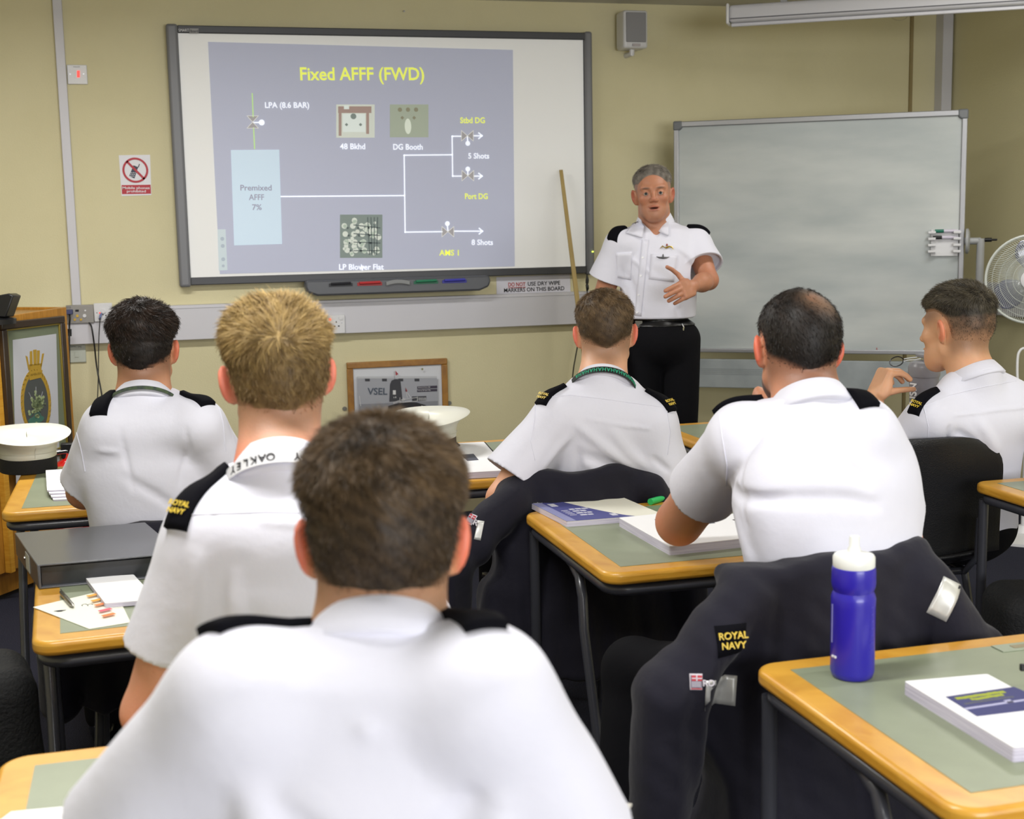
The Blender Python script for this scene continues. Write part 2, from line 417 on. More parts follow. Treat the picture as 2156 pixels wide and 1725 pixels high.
def hair_mesh(name, parent, C, Rm, sc, base, style, h, col, tip, nstr, slen, swid, lie=.55, seed=1):
    """hair volume grown out of the skull, fading at sides and nape, plus fine strands"""
    L = lambda p: (p-C)@Rm/sc
    def thick(p):
        q = L(p); x, y, z = q[:, 0], q[:, 1], q[:, 2]
        top = smth(z, .02, .085); front = smth(y, .02, .085)
        np0 = style.get('nape', -.075)+.35*np.abs(x)*style.get('point', 1.); nape = smth(z, np0, np0+.085)
        side = smth(z-.02*smth(y, -.03, .02), style.get('side', -.01), style.get('side', -.01)+.06)
        back = smth(-y, .00, .04)
        m = nape*back+side*(1-back)
        # hairline at the forehead and clear of the ears
        m = m*(1-smth(y-.35*(z-.06), style.get('fy', .062), style.get('fy', .062)+.018))
        ear = np.exp(-(((y+.012)/.022)**2+((z+.008)/.034)**2))*smth(np.abs(x), .055, .07); m = m*(1-np.clip(ear*1.6, 0, 1))
        t = style['side_t']+(style['top_t']-style['side_t'])*top
        if 'quiff' in style: t = t+style['quiff']*top*front
        if 'bald' in style:
            bx, by, bz, br = style['bald']; dd = ((x-bx)**2+(y-by)**2+(z-bz)**2)**.5; t = t*(1-.55*(1-smth(dd, br*.3, br)))
        rough = style.get('rough', .0025)*noise(q*A(1, 1, .6), 55, seed, 6)*smth(z, -.03, .05)+style.get('rough', .0025)*.5*noise(q, 140, seed+3, 6)
        return (m*(t+rough*smth(m, .15, .7))-.004*(1-m)-.0005), m
    hsdf = lambda p: base(p)-thick(p)[0]*sc
    r = .15*sc
    V, Fq = surf(hsdf, C-A(r, r, r*1.05), C+A(r, r, r), h)
    th, m = thick(V)
    # keep only the haired part: drop faces that lie below the skin or out of the haired zone
    keep = (th > .0004)
    fm = keep[Fq].any(axis=1); Fq = Fq[fm]; used = np.unique(Fq); rm = -np.ones(len(V), int); rm[used] = np.arange(len(used)); V = V[used]; Fq = rm[Fq]; m = m[used]; th = th[used]
    col = np.array(lin(col)); tip = np.array(lin(tip))
    q = L(V); zz = smth(q[:, 2], .0, .09)
    nz = .5+.5*noise(q*A(1, .5, 1), 160, seed+9, 6); tcol = np.clip(.75*zz*nz+.25*nz, 0, 1)
    cb = mixc(np.repeat(col[None], len(V), 0), np.repeat(tip[None], len(V), 0), tcol*.8)*(.55+.45*np.clip(nz, 0, 1))[:, None]
    if 'bald' in style:
        bx, by, bz, br = style['bald']; dd = ((q[:, 0]-bx)**2+(q[:, 1]-by)**2+(q[:, 2]-bz)**2)**.5
        cb = mixc(cb, np.repeat(np.array(lin('7f6450'))[None], len(V), 0), .8*(1-smth(dd, br*.1, br)))
    if style.get('skin'):
        sk = np.array(lin(style['skin'])); sm2 = col*.5+sk*.5; cb = mixc(np.repeat(sm2[None], len(V), 0), cb, smth(th, .0002, style.get('blend', style['side_t']*.55)))
    N = grad(hsdf, V)
    # strands
    pr = np.clip(m, 0, 1)**.5*(.25+np.clip(th, 0, .02)/.02); pr = pr*(1 if 'bald' not in style else .15+.85*smth(dd, style['bald'][3]*.3, style['bald'][3])); pr = pr/pr.sum()
    ix = rng.choice(len(V), nstr, p=pr); P = V[ix]+rng.normal(size=(nstr, 3))*h*.5; n = N[ix]; ql = L(P)
    # flow: from the crown outwards and down, forward on the top
    cx, cy = style.get('crown', (0, -.045))
    fl = np.stack([ql[:, 0]-cx, ql[:, 1]-cy, -.02-.9*np.abs(ql[:, 2]-.11)], -1); 
    sw = style.get('swirl', .4); fl2 = np.stack([-fl[:, 1], fl[:, 0], np.zeros(len(fl))], -1); fl = fl+sw*fl2
    if 'comb' in style: fl = fl+A(*style['comb'])*smth(ql[:, 2], .03, .09)[:, None]
    fl = fl@Rm.T; fl = fl-n*(fl*n).sum(1, keepdims=True); fl /= np.linalg.norm(fl, axis=1, keepdims=True)+1e-6
    clump = np.stack([noise(ql, 75, seed+20+i, 5)+.6*noise(ql, 170, seed+40+i, 5) for i in range(3)], -1)
    d = n*(1-lie)+fl*lie+clump*style.get('clump', .40)+rng.normal(size=n.shape)*.16; d /= np.linalg.norm(d, axis=1, keepdims=True)
    ln = slen*(.12+.88*np.clip(th[ix]/max(style['top_t'], .004), 0, 1.2))*rng.uniform(.6, 1.25, nstr)
    bend = fl*.5+A(0, 0, -.25)
    P0 = P-d*.002; P1 = P+d*(ln*.5)[:, None]; d2 = d+bend*.5; d2 /= np.linalg.norm(d2, axis=1, keepdims=True); P2 = P1+d2*(ln*.5)[:, None]
    sd = np.cross(d, rng.normal(size=d.shape)); sd /= np.linalg.norm(sd, axis=1, keepdims=True)
    SV = np.stack([P0-sd*swid, P0+sd*swid, P1-sd*swid*.8, P1+sd*swid*.8, P2-sd*swid*.25, P2+sd*swid*.25], 1).reshape(-1, 3)
    b0 = np.arange(nstr)*6+len(V)
    SF = np.concatenate([np.stack([b0, b0+1, b0+3, b0+2], -1), np.stack([b0+2, b0+3, b0+5, b0+4], -1)])
    sc_ = np.clip(tcol[ix]+rng.normal(size=nstr)*.18, 0, 1)
    scol = mixc(np.repeat(col[None], nstr, 0), np.repeat(tip[None], nstr, 0), sc_); scol = np.repeat(scol, 6, axis=0)*np.tile(A(.7, .7, 1, 1, 1.15, 1.15), nstr)[:, None]
    return mesh_np(name, np.concatenate([V, SV]), np.concatenate([Fq, SF]), HAIRM, parent, True, np.concatenate([cb, scol]))
def hand_cones(W0, Rm, side, curl=(.2, .25, .3, .35), spread=.1, thumb=(.6, .5), S=1., cf=(1.1, 1.3, .8)):
    """wrist W0; Rm columns: across the palm towards the thumb, along the fingers, out of the back of the hand"""
    g = lambda x, y, z: W0+Rm@(A(x, y, z)*S)
    fs = [rbox(g(.0, .052, 0), A(.040, .048, .013)*S, .012*S, Rm), cone(g(0, -.01, 0), g(.012, .03, -.002), .024*S, .016*S), cone(g(0, -.01, 0), g(-.014, .03, -.002), .022*S, .014*S),
          ell(g(.028, .035, -.010), A(.018, .032, .015)*S, Rm)]
    fing = []
    for i, (x, l, r) in enumerate(((.030, .076, .0094), (.0105, .084, .0097), (-.0095, .078, .0093), (-.029, .061, .0084))):
        a = curl[i]; p = g(x, .092-.006*abs(i-1), .001); an = spread*(x/.03); ang = 0
        for j, fr in enumerate((.46, .30, .24)):
            ang += a*cf[j]
            dv = Rm@A(math.sin(an)*math.cos(ang), math.cos(an)*math.cos(ang), -math.sin(ang)); q = p+dv*l*fr*S
            fing.append(cone(p, q, 1.1*r*S*(1-.06*j), 1.1*r*S*(.94-.08*j))); p = q
    p = g(.030, .022, -.008); a, b = thumb; pts = []
    for j, (l, r) in enumerate(((.040, .0115), (.034, .0098), (.026, .0088))):
        dv = Rm@nrm(A(math.sin(a), math.cos(a), -b*(1+.3*j))); q = p+dv*l*S; fing.append(cone(p, q, r*S, r*S*.9)); p = q; a *= .72
    return fs, fing
def hand_sdf(*a, **k):
    fs, fing = hand_cones(*a, **k); f0 = union(fs, .014)
    def f(p):
        d = f0(p); e = fing[0](p)
        for g in fing[1:]: e = np.minimum(e, g(p))
        return smin(d, e, .005)
    return f
SKC = dict(base='d39a78', red='d06a50', fair='dca888', tan='b97f5c')
def person(label, cat, P, at):
    """builds one figure from the joint table P (world coordinates)"""
    root = thing('person', label, cat, at)
    C = P['head']; Rm = P['hr']; sc = P.get('hs', 1.); h = P.get('h', .004)
    nb = P['neck']
    fe, skull = head_sdf(C, Rm, sc, P.get('face', False), nb, P.get('jaw', 1.), P.get('earout', 1.))
    arms = []; 
    for s in ('l', 'r'):
        if 'elb_'+s in P:
            S_, E_, W_ = P['sh_'+s], P['elb_'+s], P['wr_'+s]; ra = P.get('arm', 1.)
            arms += [cone(S_, E_, .052*ra, .040*ra), cone(S_*.5+E_*.5, E_, .046*ra, .038*ra), cone(E_, E_*.6+W_*.4, .041*ra, .040*ra), cone(E_*.65+W_*.35, W_, .041*ra, .026*ra)]
    hip = P['hip']; core = ([ell(nb+P['fwd']*.045-Z*.05, A(.07, .05, .07))] if P.get('vneck') else [])+[cone(hip, nb, .10, .07), cone(P['sh_l'], P['sh_r'], .045, .045), cone(nb, nb+(C-nb)*.5, .06, .055)]
    legs = []
    for s in ('l', 'r'):
        K = P['kn_'+s]; An = P['an_'+s]; hs = hip+(P['right']*(.09 if s == 'r' else -.09))
        legs += [cone(hs, K, .07, .05), cone(K, An, .045, .035)]
    bodyf = union(core+legs, .03); armf = union(arms, .02); hands = [hand_sdf(*a, **k) for a, k in P.get('hands', [])]
    def body(p):
        d = smin(fe(p), bodyf(p), .02); d = smin(d, armf(p), .02)
        for hd in hands: d = smin(d, hd(p), .008)
        return d
    pts = [C, nb, hip]+[P[k] for k in P if k[:3] in ('elb', 'wr_', 'kn_', 'an_', 'sh_')]
    for a, k in P.get('hands', []): pts.append(a[0]+a[1]@A(0, .17, 0))
    pts = np.array(pts); lo = pts.min(0)-.16; hi = pts.max(0)+.16
    V, Fq = surf(body, lo, hi, h)
    # skin colour: ears, knuckles and elbows redder; cropped hair shows as a darker scalp
    tone = np.array(lin(P.get('tone', SKC['base']))); red = np.array(lin(P.get('redc', 'cc6a50')))
    q = (V-C)@Rm/sc; cl = np.repeat(tone[None], len(V), 0)
    ear = smth(np.abs(q[:, 0]), .076, .086)*(np.linalg.norm(q, axis=1) < .13)
    cl = mixc(cl, np.repeat(red[None], len(V), 0), .85*ear*P.get('earred', 1.))
    nk = smth(-q[:, 1], .02, .06)*smth(-q[:, 2], .07, .12)*(np.linalg.norm(q, axis=1) < .22); cl = mixc(cl, np.repeat(red[None], len(V), 0), P.get('neckred', .1)*nk)
    for s in ('l', 'r'):
        if 'elb_'+s in P: e = np.exp(-(((V-P['elb_'+s])**2).sum(1))/.05**2); cl = mixc(cl, np.repeat(red[None], len(V), 0), .35*e)
    hairc = np.array(lin(P['hairc'])); st = P['style']; st['skin'] = P.get('tone', SKC['base'])
    np0 = st.get('nape', -.075)+.35*np.abs(q[:, 0])*st.get('point', 1.)+.004*noise(V, 200, 2, 5); nape = smth(q[:, 2], np0-.022, np0+.035); side = smth(q[:, 2], st.get('side', -.01)-.015, st.get('side', -.01)+.03)
    bk = smth(-q[:, 1], .0, .04); sm_ = (nape*bk+side*(1-bk))*(1-smth(q[:, 1]-.35*(q[:, 2]-.06), st.get('fy', .062)-.004, st.get('fy', .062)+.012))*(1-ear)
    near = (np.linalg.norm(q, axis=1) < .16)
    earz = np.exp(-(((q[:, 1]+.012)/.026)**2+((q[:, 2]+.008)/.038)**2))*(np.abs(q[:, 0]) > .05)
    sm_ = sm_*near*(1-np.clip(earz*1.5, 0, 1)); cl = mixc(cl, np.repeat(hairc[None], len(V), 0), P.get('scalp', .55)*sm_)
    if P.get('beard'):
        bd = smth(-q[:, 2], .02, .05)*smth(q[:, 1], .0, .02)*(1-smth(np.abs(V[:, 2]-C[2]), .12, .14))*near
        cl = mixc(cl, np.repeat(np.array(lin(P['beard']))[None], len(V), 0), .85*bd)
    if P.get('face'):
        lp = np.exp(-((q[:, 0]/.024)**2+((q[:, 2]+.057)/.013)**2)**2)*(q[:, 1] > .07); cl = mixc(cl, np.repeat(np.array(lin('a8604f'))[None], len(V), 0), .8*lp)
        mo = np.exp(-((q[:, 0]/.0165)**2+((q[:, 2]+.057)/.0042)**2)**2)*(q[:, 1] > .07); cl = mixc(cl, np.repeat(np.array(lin('4a1f1a'))[None], len(V), 0), .9*mo)
        ck = np.exp(-(((np.abs(q[:, 0])-.042)/.02)**2+((q[:, 2]+.02)/.018)**2))*(q[:, 1] > .04); cl = mixc(cl, np.repeat(red[None], len(V), 0), .25*ck)
        ns = np.exp(-((q[:, 0]/.014)**2+((q[:, 2]+.02)/.013)**2))*(q[:, 1] > .09); cl = mixc(cl, np.repeat(red[None], len(V), 0), .35*ns)
        sb = smth(-q[:, 2], .045, .075)*(q[:, 1] > .01)*near; cl = mixc(cl, np.repeat(np.array(lin('8d7264'))[None], len(V), 0), .22*sb)
        for sx in (-1, 1):
            br = np.exp(-(((q[:, 0]-sx*.031)/.018)**2+((q[:, 2]-.0285+.1*abs(1)*(np.abs(q[:, 0])-.031)**2*40)/.0045)**2)**2)*(q[:, 1] > .05); cl = mixc(cl, np.repeat(np.array(lin('4d3a2e'))[None], len(V), 0), .8*br)
            ud = np.exp(-(((q[:, 0]-sx*.031)/.017)**2+((q[:, 2]+.004)/.006)**2))*(q[:, 1] > .05); cl = mixc(cl, np.repeat(np.array(lin('8a5040'))[None], len(V), 0), .3*ud)
    cl = cl*(1+.05*noise(V, 60, 4, 6))[:, None]
    mesh_np('body', V, Fq, SKIN, root, True, cl)
    if P.get('face'):
        for sx in (-1, 1):
            c = C+Rm@(A(sx*.031, .0755, .0065)*sc); e = MB(); prof = [(.0118*sc*math.sin(PI*i/12)+1e-5, -.0118*sc*math.cos(PI*i/12)) for i in range(13)]
            Mx = frame(c, Rm[:, 0], -Rm[:, 2], Rm[:, 1]); e.lathe(prof, n=20, M=Mx); eb = e.build('eyeball', mat('eye_white', 'a89f98', .3), root, smooth=True)
            i_ = MB(); i_.lathe([(.0060*sc, 0), (.0058*sc, .0012*sc)], n=16, M=Mx @ Matrix.Translation((0, 0, .0110*sc))); i_.build('iris', mat('eye_iris', '23282c', .15), eb)
    # ---- shirt
    R_ = P['right']; tors = loft(hip, nb, R_, P['prof'])
    sl = []; cuts = []; cuff = []
    up = nrm(nb-hip)
    trp = [cone(P['sh_l'], nb-R_*.055-up*P.get('tz', .012), .050, .045), cone(P['sh_r'], nb+R_*.055-up*P.get('tz', .012), .050, .045), cone(P['sh_l'], P['sh_r'], .05, .05)]
    for s in ('l', 'r'):
        if 'elb_'+s in P:
            S_, E_ = P['sh_'+s], P['elb_'+s]; t = P.get('sleeve_'+s, .72); e = S_+(E_-S_)*t; dv = nrm(E_-S_); a_, b_ = P.get('slr', (.062, .076))
            flare = P.get('flare_'+s, A(0, 0, 0))
            en = e+flare+dv*.06; D_ = nrm(en-S_)
            sl.append((cone(S_, en, a_, b_), e, dv, cone(en-D_*.10, en+D_*.2, b_-.020, b_-.017)))
    cd0 = nrm((C-nb)+P.get('ctilt', A(0, 0, 0)))
    nbase = inter(cone(nb-up*.09, nb+up*.06, P.get('cr', .066)*sc+.030, P.get('cr', .066)*sc+.004), plane(nb+P.get('coff', A(0, 0, 0))+cd0*.004, cd0), .01)
    fsh0 = union([tors]+trp, .05); fsh = fsh0 if P.get('vneck') else (lambda p: smin(fsh0(p), nbase(p), .02))
    sleeves = [union([c], .02) for c, *_ in sl]
    def shirt0(p):
        d = fsh(p)
        for (c, e, dv, op) in sl:
            c_ = np.maximum(c(p), (p-e)@dv); d = smin(d, c_, P.get('armk', .035))
        return d
    shirt1 = folds(shirt0, P.get('folds', []))
    shirt1 = wrinkle(shirt1, P.get('wr', .0022), 26, P.get('seed', 3), (1, 1, .7))
    hem = P.get('hem')
    neckcut = cone(nb+up*P.get('ncz', .045)+P.get('nfwd', A(0, 0, 0)), nb+(C-nb)*.9+up*.03, .050*sc, .054*sc)
    def shirt(p):
        d = shirt1(p)
        for (c, e, dv, op) in sl: d = smax(d, -np.maximum(op(p), -(p-e)@dv-.02), .002)
        d = smax(d, -neckcut(p), .004)
        if hem is not None: d = smax(d, hem(p), .01)
        if P.get('vneck'): d = smax(d, -P['vneck'](p), .003)
        # the yoke seam across the back and the armhole seams: a fine raised stitch line
        return d
    lo2 = np.minimum(hip, pts[:3].min(0))-.3; hi2 = np.maximum(nb, hip)+.3
    ss = [P['sh_l'], P['sh_r'], nb, hip]+[e for _, e, _, _ in sl]; ss = np.array(ss)
    V, Fq = surf(shirt, ss.min(0)-A(.22, .22, .16), ss.max(0)+A(.22, .22, .14), P.get('hs2', h))
    mesh_np('shirt', V, Fq, SHIRT, root)
    # ---- collar: a folded band round the neck
    cdir = nrm((C-nb)+P.get('ctilt', A(0, 0, 0))); fw = nrm(Rm[:, 1]-cdir*(Rm[:, 1]@cdir)) if P.get('collar_head') else nrm(np.cross(cdir, R_)); rt = np.cross(fw, cdir)
    cr = P.get('cr', .066)*sc; n = 56; VV = []; FF = []
    c0 = nb+P.get('coff', A(0, 0, 0))
    opn = P.get('open', .0)
    prof = [(-.004, .0, -.012), (.0, .016, .034), (.002, .019, .037), (.006, .018, .035), (.014, .008, .010), (.019, .0, -.006), (.016, .0, -.010)]
    hh = P.get('ch', 1.)
    for k in range(n+1):
        a = opn+(2*PI-2*opn)*k/n   # 0 = front
        dx = math.sin(a); dy = math.cos(a)
        back = .5-.5*math.cos(a); pt = 1+.9*math.exp(-((min(a-opn, 2*PI-opn-a))/.35)**2)
        for j, (ro, zz, zo) in enumerate(prof):
            r_ = cr+ro*(1.3 if j > 3 else 1)
            z_ = zo if j < 4 else zo-(.012*(pt-1)*2.2)
            z_ = z_*hh*(.80+.20*back)
            VV.append(c0+rt*dx*r_*.97+fw*dy*r_*1.02+cdir*z_+fw*(.012*(1-back)*0))
    m_ = len(prof)
    for k in range(n):
        for j in range(m_-1):
            FF.append((k*m_+j, k*m_+j+1, (k+1)*m_+j+1, (k+1)*m_+j))
        FF.append((k*m_+m_-1, k*m_, (k+1)*m_, (k+1)*m_+m_-1))
    FF.append(tuple(range(m_))); FF.append(tuple(range(n*m_, (n+1)*m_))[::-1])
    co = mesh_np('collar', VV, FF, SHIRT, root)
    # ---- shoulder boards
    for s, sg in (('l', -1), ('r', 1)):
        if P.get('epaul', True) is False: break
        S_ = P['sh_'+s]; ax = nrm((nb+R_*sg*.075-up*.008)-S_); 
        nn = nrm(up-ax*(up@ax)); yy = np.cross(nn, ax)
        eo, ei = P.get('ep', (.035, .105)); nseg = 14; V = []; 
        for i in range(nseg+1):
            t = i/nseg; c = S_+ax*(-eo+(eo+ei)*t); wdt = P.get('epw', .82)*(.026-.004*t if t < .86 else .022*math.sqrt(max(0, 1-((t-.86)/.14)**2))+.003); c = c+P['fwd']*P.get('epf', .012)
            q = np.stack([c+yy*wdt*k+nn*.2 for k in (-1, -.5, 0, .5, 1)])
            for _ in range(14): q = q-nn*np.clip(shirt(q), -.03, .06)[:, None]*.85
            V.append(q)
        V = np.array(V); top = V+nn*.010; bot = V-nn*.004; nv = nseg+1
        VV = np.concatenate([top.reshape(-1, 3), bot.reshape(-1, 3)]); FF = []; o_ = nv*5
        for i in range(nseg):
            for j in range(4): a_ = i*5+j; FF.append((a_, a_+1, a_+6, a_+5)); FF.append((o_+a_, o_+a_+5, o_+a_+6, o_+a_+1))
            FF.append((i*5, i*5+5, o_+i*5+5, o_+i*5)); FF.append((i*5+4, o_+i*5+4, o_+i*5+9, i*5+9))
        for j in range(4): FF.append((j, o_+j, o_+j+1, j+1)); e0 = nseg*5; FF.append((e0+j, e0+j+1, o_+e0+j+1, o_+e0+j))
        ep = mesh_np('epaulette', VV, FF, EPAUL, root)
        if P.get('badge'):
            c = top[3, 2]+nn*.0035; text('epaulette_lettering', P['badge'], frame(c, yy*P.get('bflip', 1), -ax*P.get('bflip', 1), nn), .0088, GOLD, ep, bold=.0004)
    # ---- trousers, shoes
    tr = [ell(hip, A(P.get('hipw', .165), .13, .12))]+([cone(hip, P['twaist'], .14, .13)] if 'twaist' in P else [])
    for s, sg in (('l', -1), ('r', 1)):
        K = P['kn_'+s]; An = P['an_'+s]; hs = hip+R_*sg*.085
        tr += [cone(hs, K, .088, .068), cone(K, An, .066, .056)]
    tf = union(tr, .03); cuta = [P['an_l'], P['an_r']]; tt = P.get('waist')
    def trous(p):
        d = wrinkle(tf, .003, 18, 5)(p); lo_ = np.minimum(np.linalg.norm(p-cuta[0], axis=1), np.linalg.norm(p-cuta[1], axis=1))
        if tt is not None: d = smax(d, (p[:, 2]-tt), .008)
        return smax(d, (min(cuta[0][2], cuta[1][2])-.035)-p[:, 2], .004)
    lp = np.array([hip, P['kn_l'], P['kn_r'], P['an_l'], P['an_r']])
    V, Fq = surf(trous, lp.min(0)-.2, lp.max(0)+.2, .007); mesh_np('trousers', V, Fq, TROUS, root)
    trouf = lambda p: tf(p)
    for s in ('l', 'r'):
        An = P['an_'+s]; td = P.get('toe_'+s, P['fwd']); td = nrm(td*A(1, 1, 0)); b = An*A(1, 1, 0)
        rt_ = np.cross(td, A(0, 0, 1)); Rs = np.stack([rt_, td, A(0, 0, 1)], -1); z0 = An[2]-.09
        sf = inter(union([ell(b+A(0, 0, z0+.035)+td*.13, (.045, .085, .035), Rs), ell(b+A(0, 0, z0+.04)-td*.01, (.037, .06, .05), Rs), cone(b+A(0, 0, z0+.05), An+A(0, 0, .01), .042, .044), ell(b+A(0, 0, z0+.05)+td*.06, (.040, .07, .035), Rs)], .03), plane(b+A(0, 0, z0+.004), (0, 0, -1)), .003)
        V, Fq = surf(sf, b+A(-.25, -.25, z0-.02), b+A(.25, .25, z0+.2), .005); mesh_np('shoe', V, Fq, SHOE, root)
    # ---- hair
    hair_mesh('hair', root, C, Rm, sc, skull, P['style'], P.get('hh', .0035), P['hairc'], P['hairt'], P.get('nstr', 6000), P.get('slen', .012), P.get('swid', .0004), P.get('lie', .6), P.get('seed', 1))
    return root, dict(trou=trouf, shirt=shirt, cdir=cdir, fw=fw, rt=rt, c0=c0, cr=cr, up=up)
# ------------------------------------------------------------------ flat things: shapes drawn on a plane standing in the room
class PF:
    def __init__(s, P0, ex, ey=(0, 0, 1)):
        s.o = np.asarray(P0, float); s.ex = nrm(np.asarray(ex, float)); ey = np.asarray(ey, float); s.ey = nrm(ey-s.ex*(ey@s.ex)); s.ez = np.cross(s.ex, s.ey)
        s.M = frame(s.o, s.ex, s.ey, s.ez)
    def loc(s, x, y): d = ray(x, y); t = ((s.o-_C)@s.ez)/(d@s.ez); q = _C+d*t-s.o; return (q@s.ex, q@s.ey)
    def sc(s, x, y): d = ray(x, y); return ((s.o-_C)@s.ez)/(d@s.ez)/FPX
    def poly(s, name, pts, m, par, off=0., th=.001, px=True, bevel=0.):
        P = [s.loc(*p) for p in pts] if px else list(pts)
        ar = sum(P[i][0]*P[(i+1) % len(P)][1]-P[(i+1) % len(P)][0]*P[i][1] for i in range(len(P)))
        if ar < 0: P = P[::-1]
        return MB().prism(P, off, off+th, s.M).build(name, m, par, bevel=bevel)
    def mpoly(s, name, polys, m, par, off=0., th=.001, px=True):
        if 1 < len(polys) <= 60 and name not in ('ban_ring',):
            one = {'valves': 'valve', 'masts': 'mast', 'leaves': 'leaf'}.get(name, name[:-1] if name.endswith('s') and not name.endswith('ss') else name)
            return [s.poly(one, p, m, par, off, th, px) for p in polys]
        b = MB()
        for pts in polys:
            P = [s.loc(*p) for p in pts] if px else list(pts)
            ar = sum(P[i][0]*P[(i+1) % len(P)][1]-P[(i+1) % len(P)][0]*P[i][1] for i in range(len(P)))
            if ar < 0: P = P[::-1]
            b.prism(P, off, off+th, s.M)
        return b.build(name, m, par)
    def rect(s, x0, y0, x1, y1): return [(x0, y0), (x1, y0), (x1, y1), (x0, y1)]
    def disc(s, x, y, r, n=24, ry=None):
        c = s.loc(x, y); k = s.sc(x, y); ry = ry or r
        return [(c[0]+r*k*math.cos(2*PI*i/n), c[1]+ry*k*math.sin(2*PI*i/n)) for i in range(n)]
    def line(s, a, b, w):
        a_, b_ = np.array(s.loc(*a)), np.array(s.loc(*b)); d = b_-a_; d /= np.linalg.norm(d)+1e-9; n_ = np.array([-d[1], d[0]])*w*s.sc(*a)/2
        a_ = a_-d*w*s.sc(*a)*.4; b_ = b_+d*w*s.sc(*a)*.4
        return [tuple(a_+n_), tuple(a_-n_), tuple(b_-n_), tuple(b_+n_)]
    def txt(s, name, t, x0, x1, cy, h, m, par, off=.002, bold=.0, rotz=0., y1=None):
        a, b = np.array(s.loc(x0, cy)), np.array(s.loc(x1, cy if y1 is None else y1)); c = (a+b)/2; W_ = np.linalg.norm(b-a); hh = h*s.sc(x0, cy); an = math.atan2(b[1]-a[1], b[0]-a[0])
        Ml = s.M @ Matrix.Translation((c[0], c[1], off)) @ Matrix.Rotation(an+rotz, 4, 'Z')
        o = text(name, t, Matrix.Identity(4), hh, m, None, bold=bold, ext=.0005)
        me = o.data; xs = [v.co.x for v in me.vertices]; k = W_/max(1e-6, max(xs)-min(xs)); cx = (max(xs)+min(xs))/2
        me.transform(Ml @ Matrix.Diagonal((k, 1, 1, 1)) @ Matrix.Translation((-cx, 0, 0)))
        if par is not None: o.parent = par; o.matrix_parent_inverse = par.matrix_basis.inverted()
        return o
FW = PF((0, WALLY, 0), (1, 0, 0))
def wr(x0, y0, x1, y1, Y=WALLY):
    xm, ym = (x0+x1)/2, (y0+y1)/2
    return ony(x0, ym, Y)[0], ony(x1, ym, Y)[0], ony(xm, y1, Y)[2], ony(xm, y0, Y)[2]
# ------------------------------------------------------------------ the room shell
XL, YB = -2.6, -3.0
def struct(name, b, m, parent=None, **k): o = b.build(name, m, parent, **k); o['kind'] = 'structure'; return o
struct('floor', MB().box(XL-.1, WALLX+.1, YB-.1, WALLY+.1, -.1, 0), CARPET)
struct('ceiling', MB().box(XL-.1, WALLX+.1, YB-.1, WALLY+.1, CEIL, CEIL+.1), CEILM)
struct('wall_front', MB().box(XL-.1, WALLX+.1, WALLY, WALLY+.1, 0, CEIL), WALL)
struct('wall_right', MB().box(WALLX, WALLX+.1, YB-.1, WALLY, 0, CEIL), WALL2)
struct('wall_left', MB().box(XL-.1, XL, YB-.1, WALLY, 0, CEIL), WALL)
wb_ = MB(); wb_.box(XL, WALLX, YB-.1, YB, 0, .9).box(XL, WALLX, YB-.1, YB, 2.3, CEIL).box(XL, 0, YB-.1, YB, .9, 2.3).box(3.2, WALLX, YB-.1, YB, .9, 2.3)
struct('wall_back', wb_, WALL)
wn = MB()  # unseen window, added to go with the rear fill light
for x in (0, 1.05, 2.13, 3.16): wn.box(x, x+.04, YB-.07, YB-.02, .9, 2.3)
wn.box(0, 3.2, YB-.07, YB-.02, .9, .95).box(0, 3.2, YB-.07, YB-.02, 2.25, 2.3)
wno = struct('added_window_1', wn, PLASTW)
MB().box(0, 3.2, YB-.055, YB-.05, .9, 2.3).build('added_window_pane', mat('added_window_glass', 'e8f0f0', .05, trans=1.), wno)
# vertical groove strip, corner trunking and the dado trunking along the walls
x0, x1, z0, z1 = wr(1914, 25, 1920, 236); struct('trim_1', MB().box(x0, x1, WALLY-.012, WALLY, 0, CEIL), mat('joint_strip', '93835a', .7))
struct('trim_2', MB().box(WALLX-.075, WALLX-.012, WALLY-.075, WALLY, 0, CEIL), TRUNK, bevel=.003)
a = ony(125, 60, WALLY-.03); b_ = ony(157, 600, WALLY-.03)
TX = (a[0]+b_[0])/2
struct('trim_3', MB().box(TX-.021, TX+.021, WALLY-.03, WALLY, 1.15, CEIL), TRUNK, bevel=.003)
dd = MB(); dd.box(-1.2, WALLX-.08, WALLY-.055, WALLY, .978, 1.148); dd.box(-1.2, WALLX-.08, WALLY-.058, WALLY-.05, 1.132, 1.136)
struct('trim_4', dd, TRUNK, bevel=.004)
struct('trim_5', MB().box(WALLX-.055, WALLX, 2.5, WALLY-.08, .978, 1.148), TRUNK, bevel=.004)
struct('baseboard_front', MB().box(XL, WALLX, WALLY-.02, WALLY, 0, .1), mat('skirting_paint', '8d8468', .5), bevel=.004)
struct('baseboard_right', MB().box(WALLX-.02, WALLX, YB, WALLY-.02, 0, .1), mat('skirting_paint', '8d8468', .5), bevel=.004)
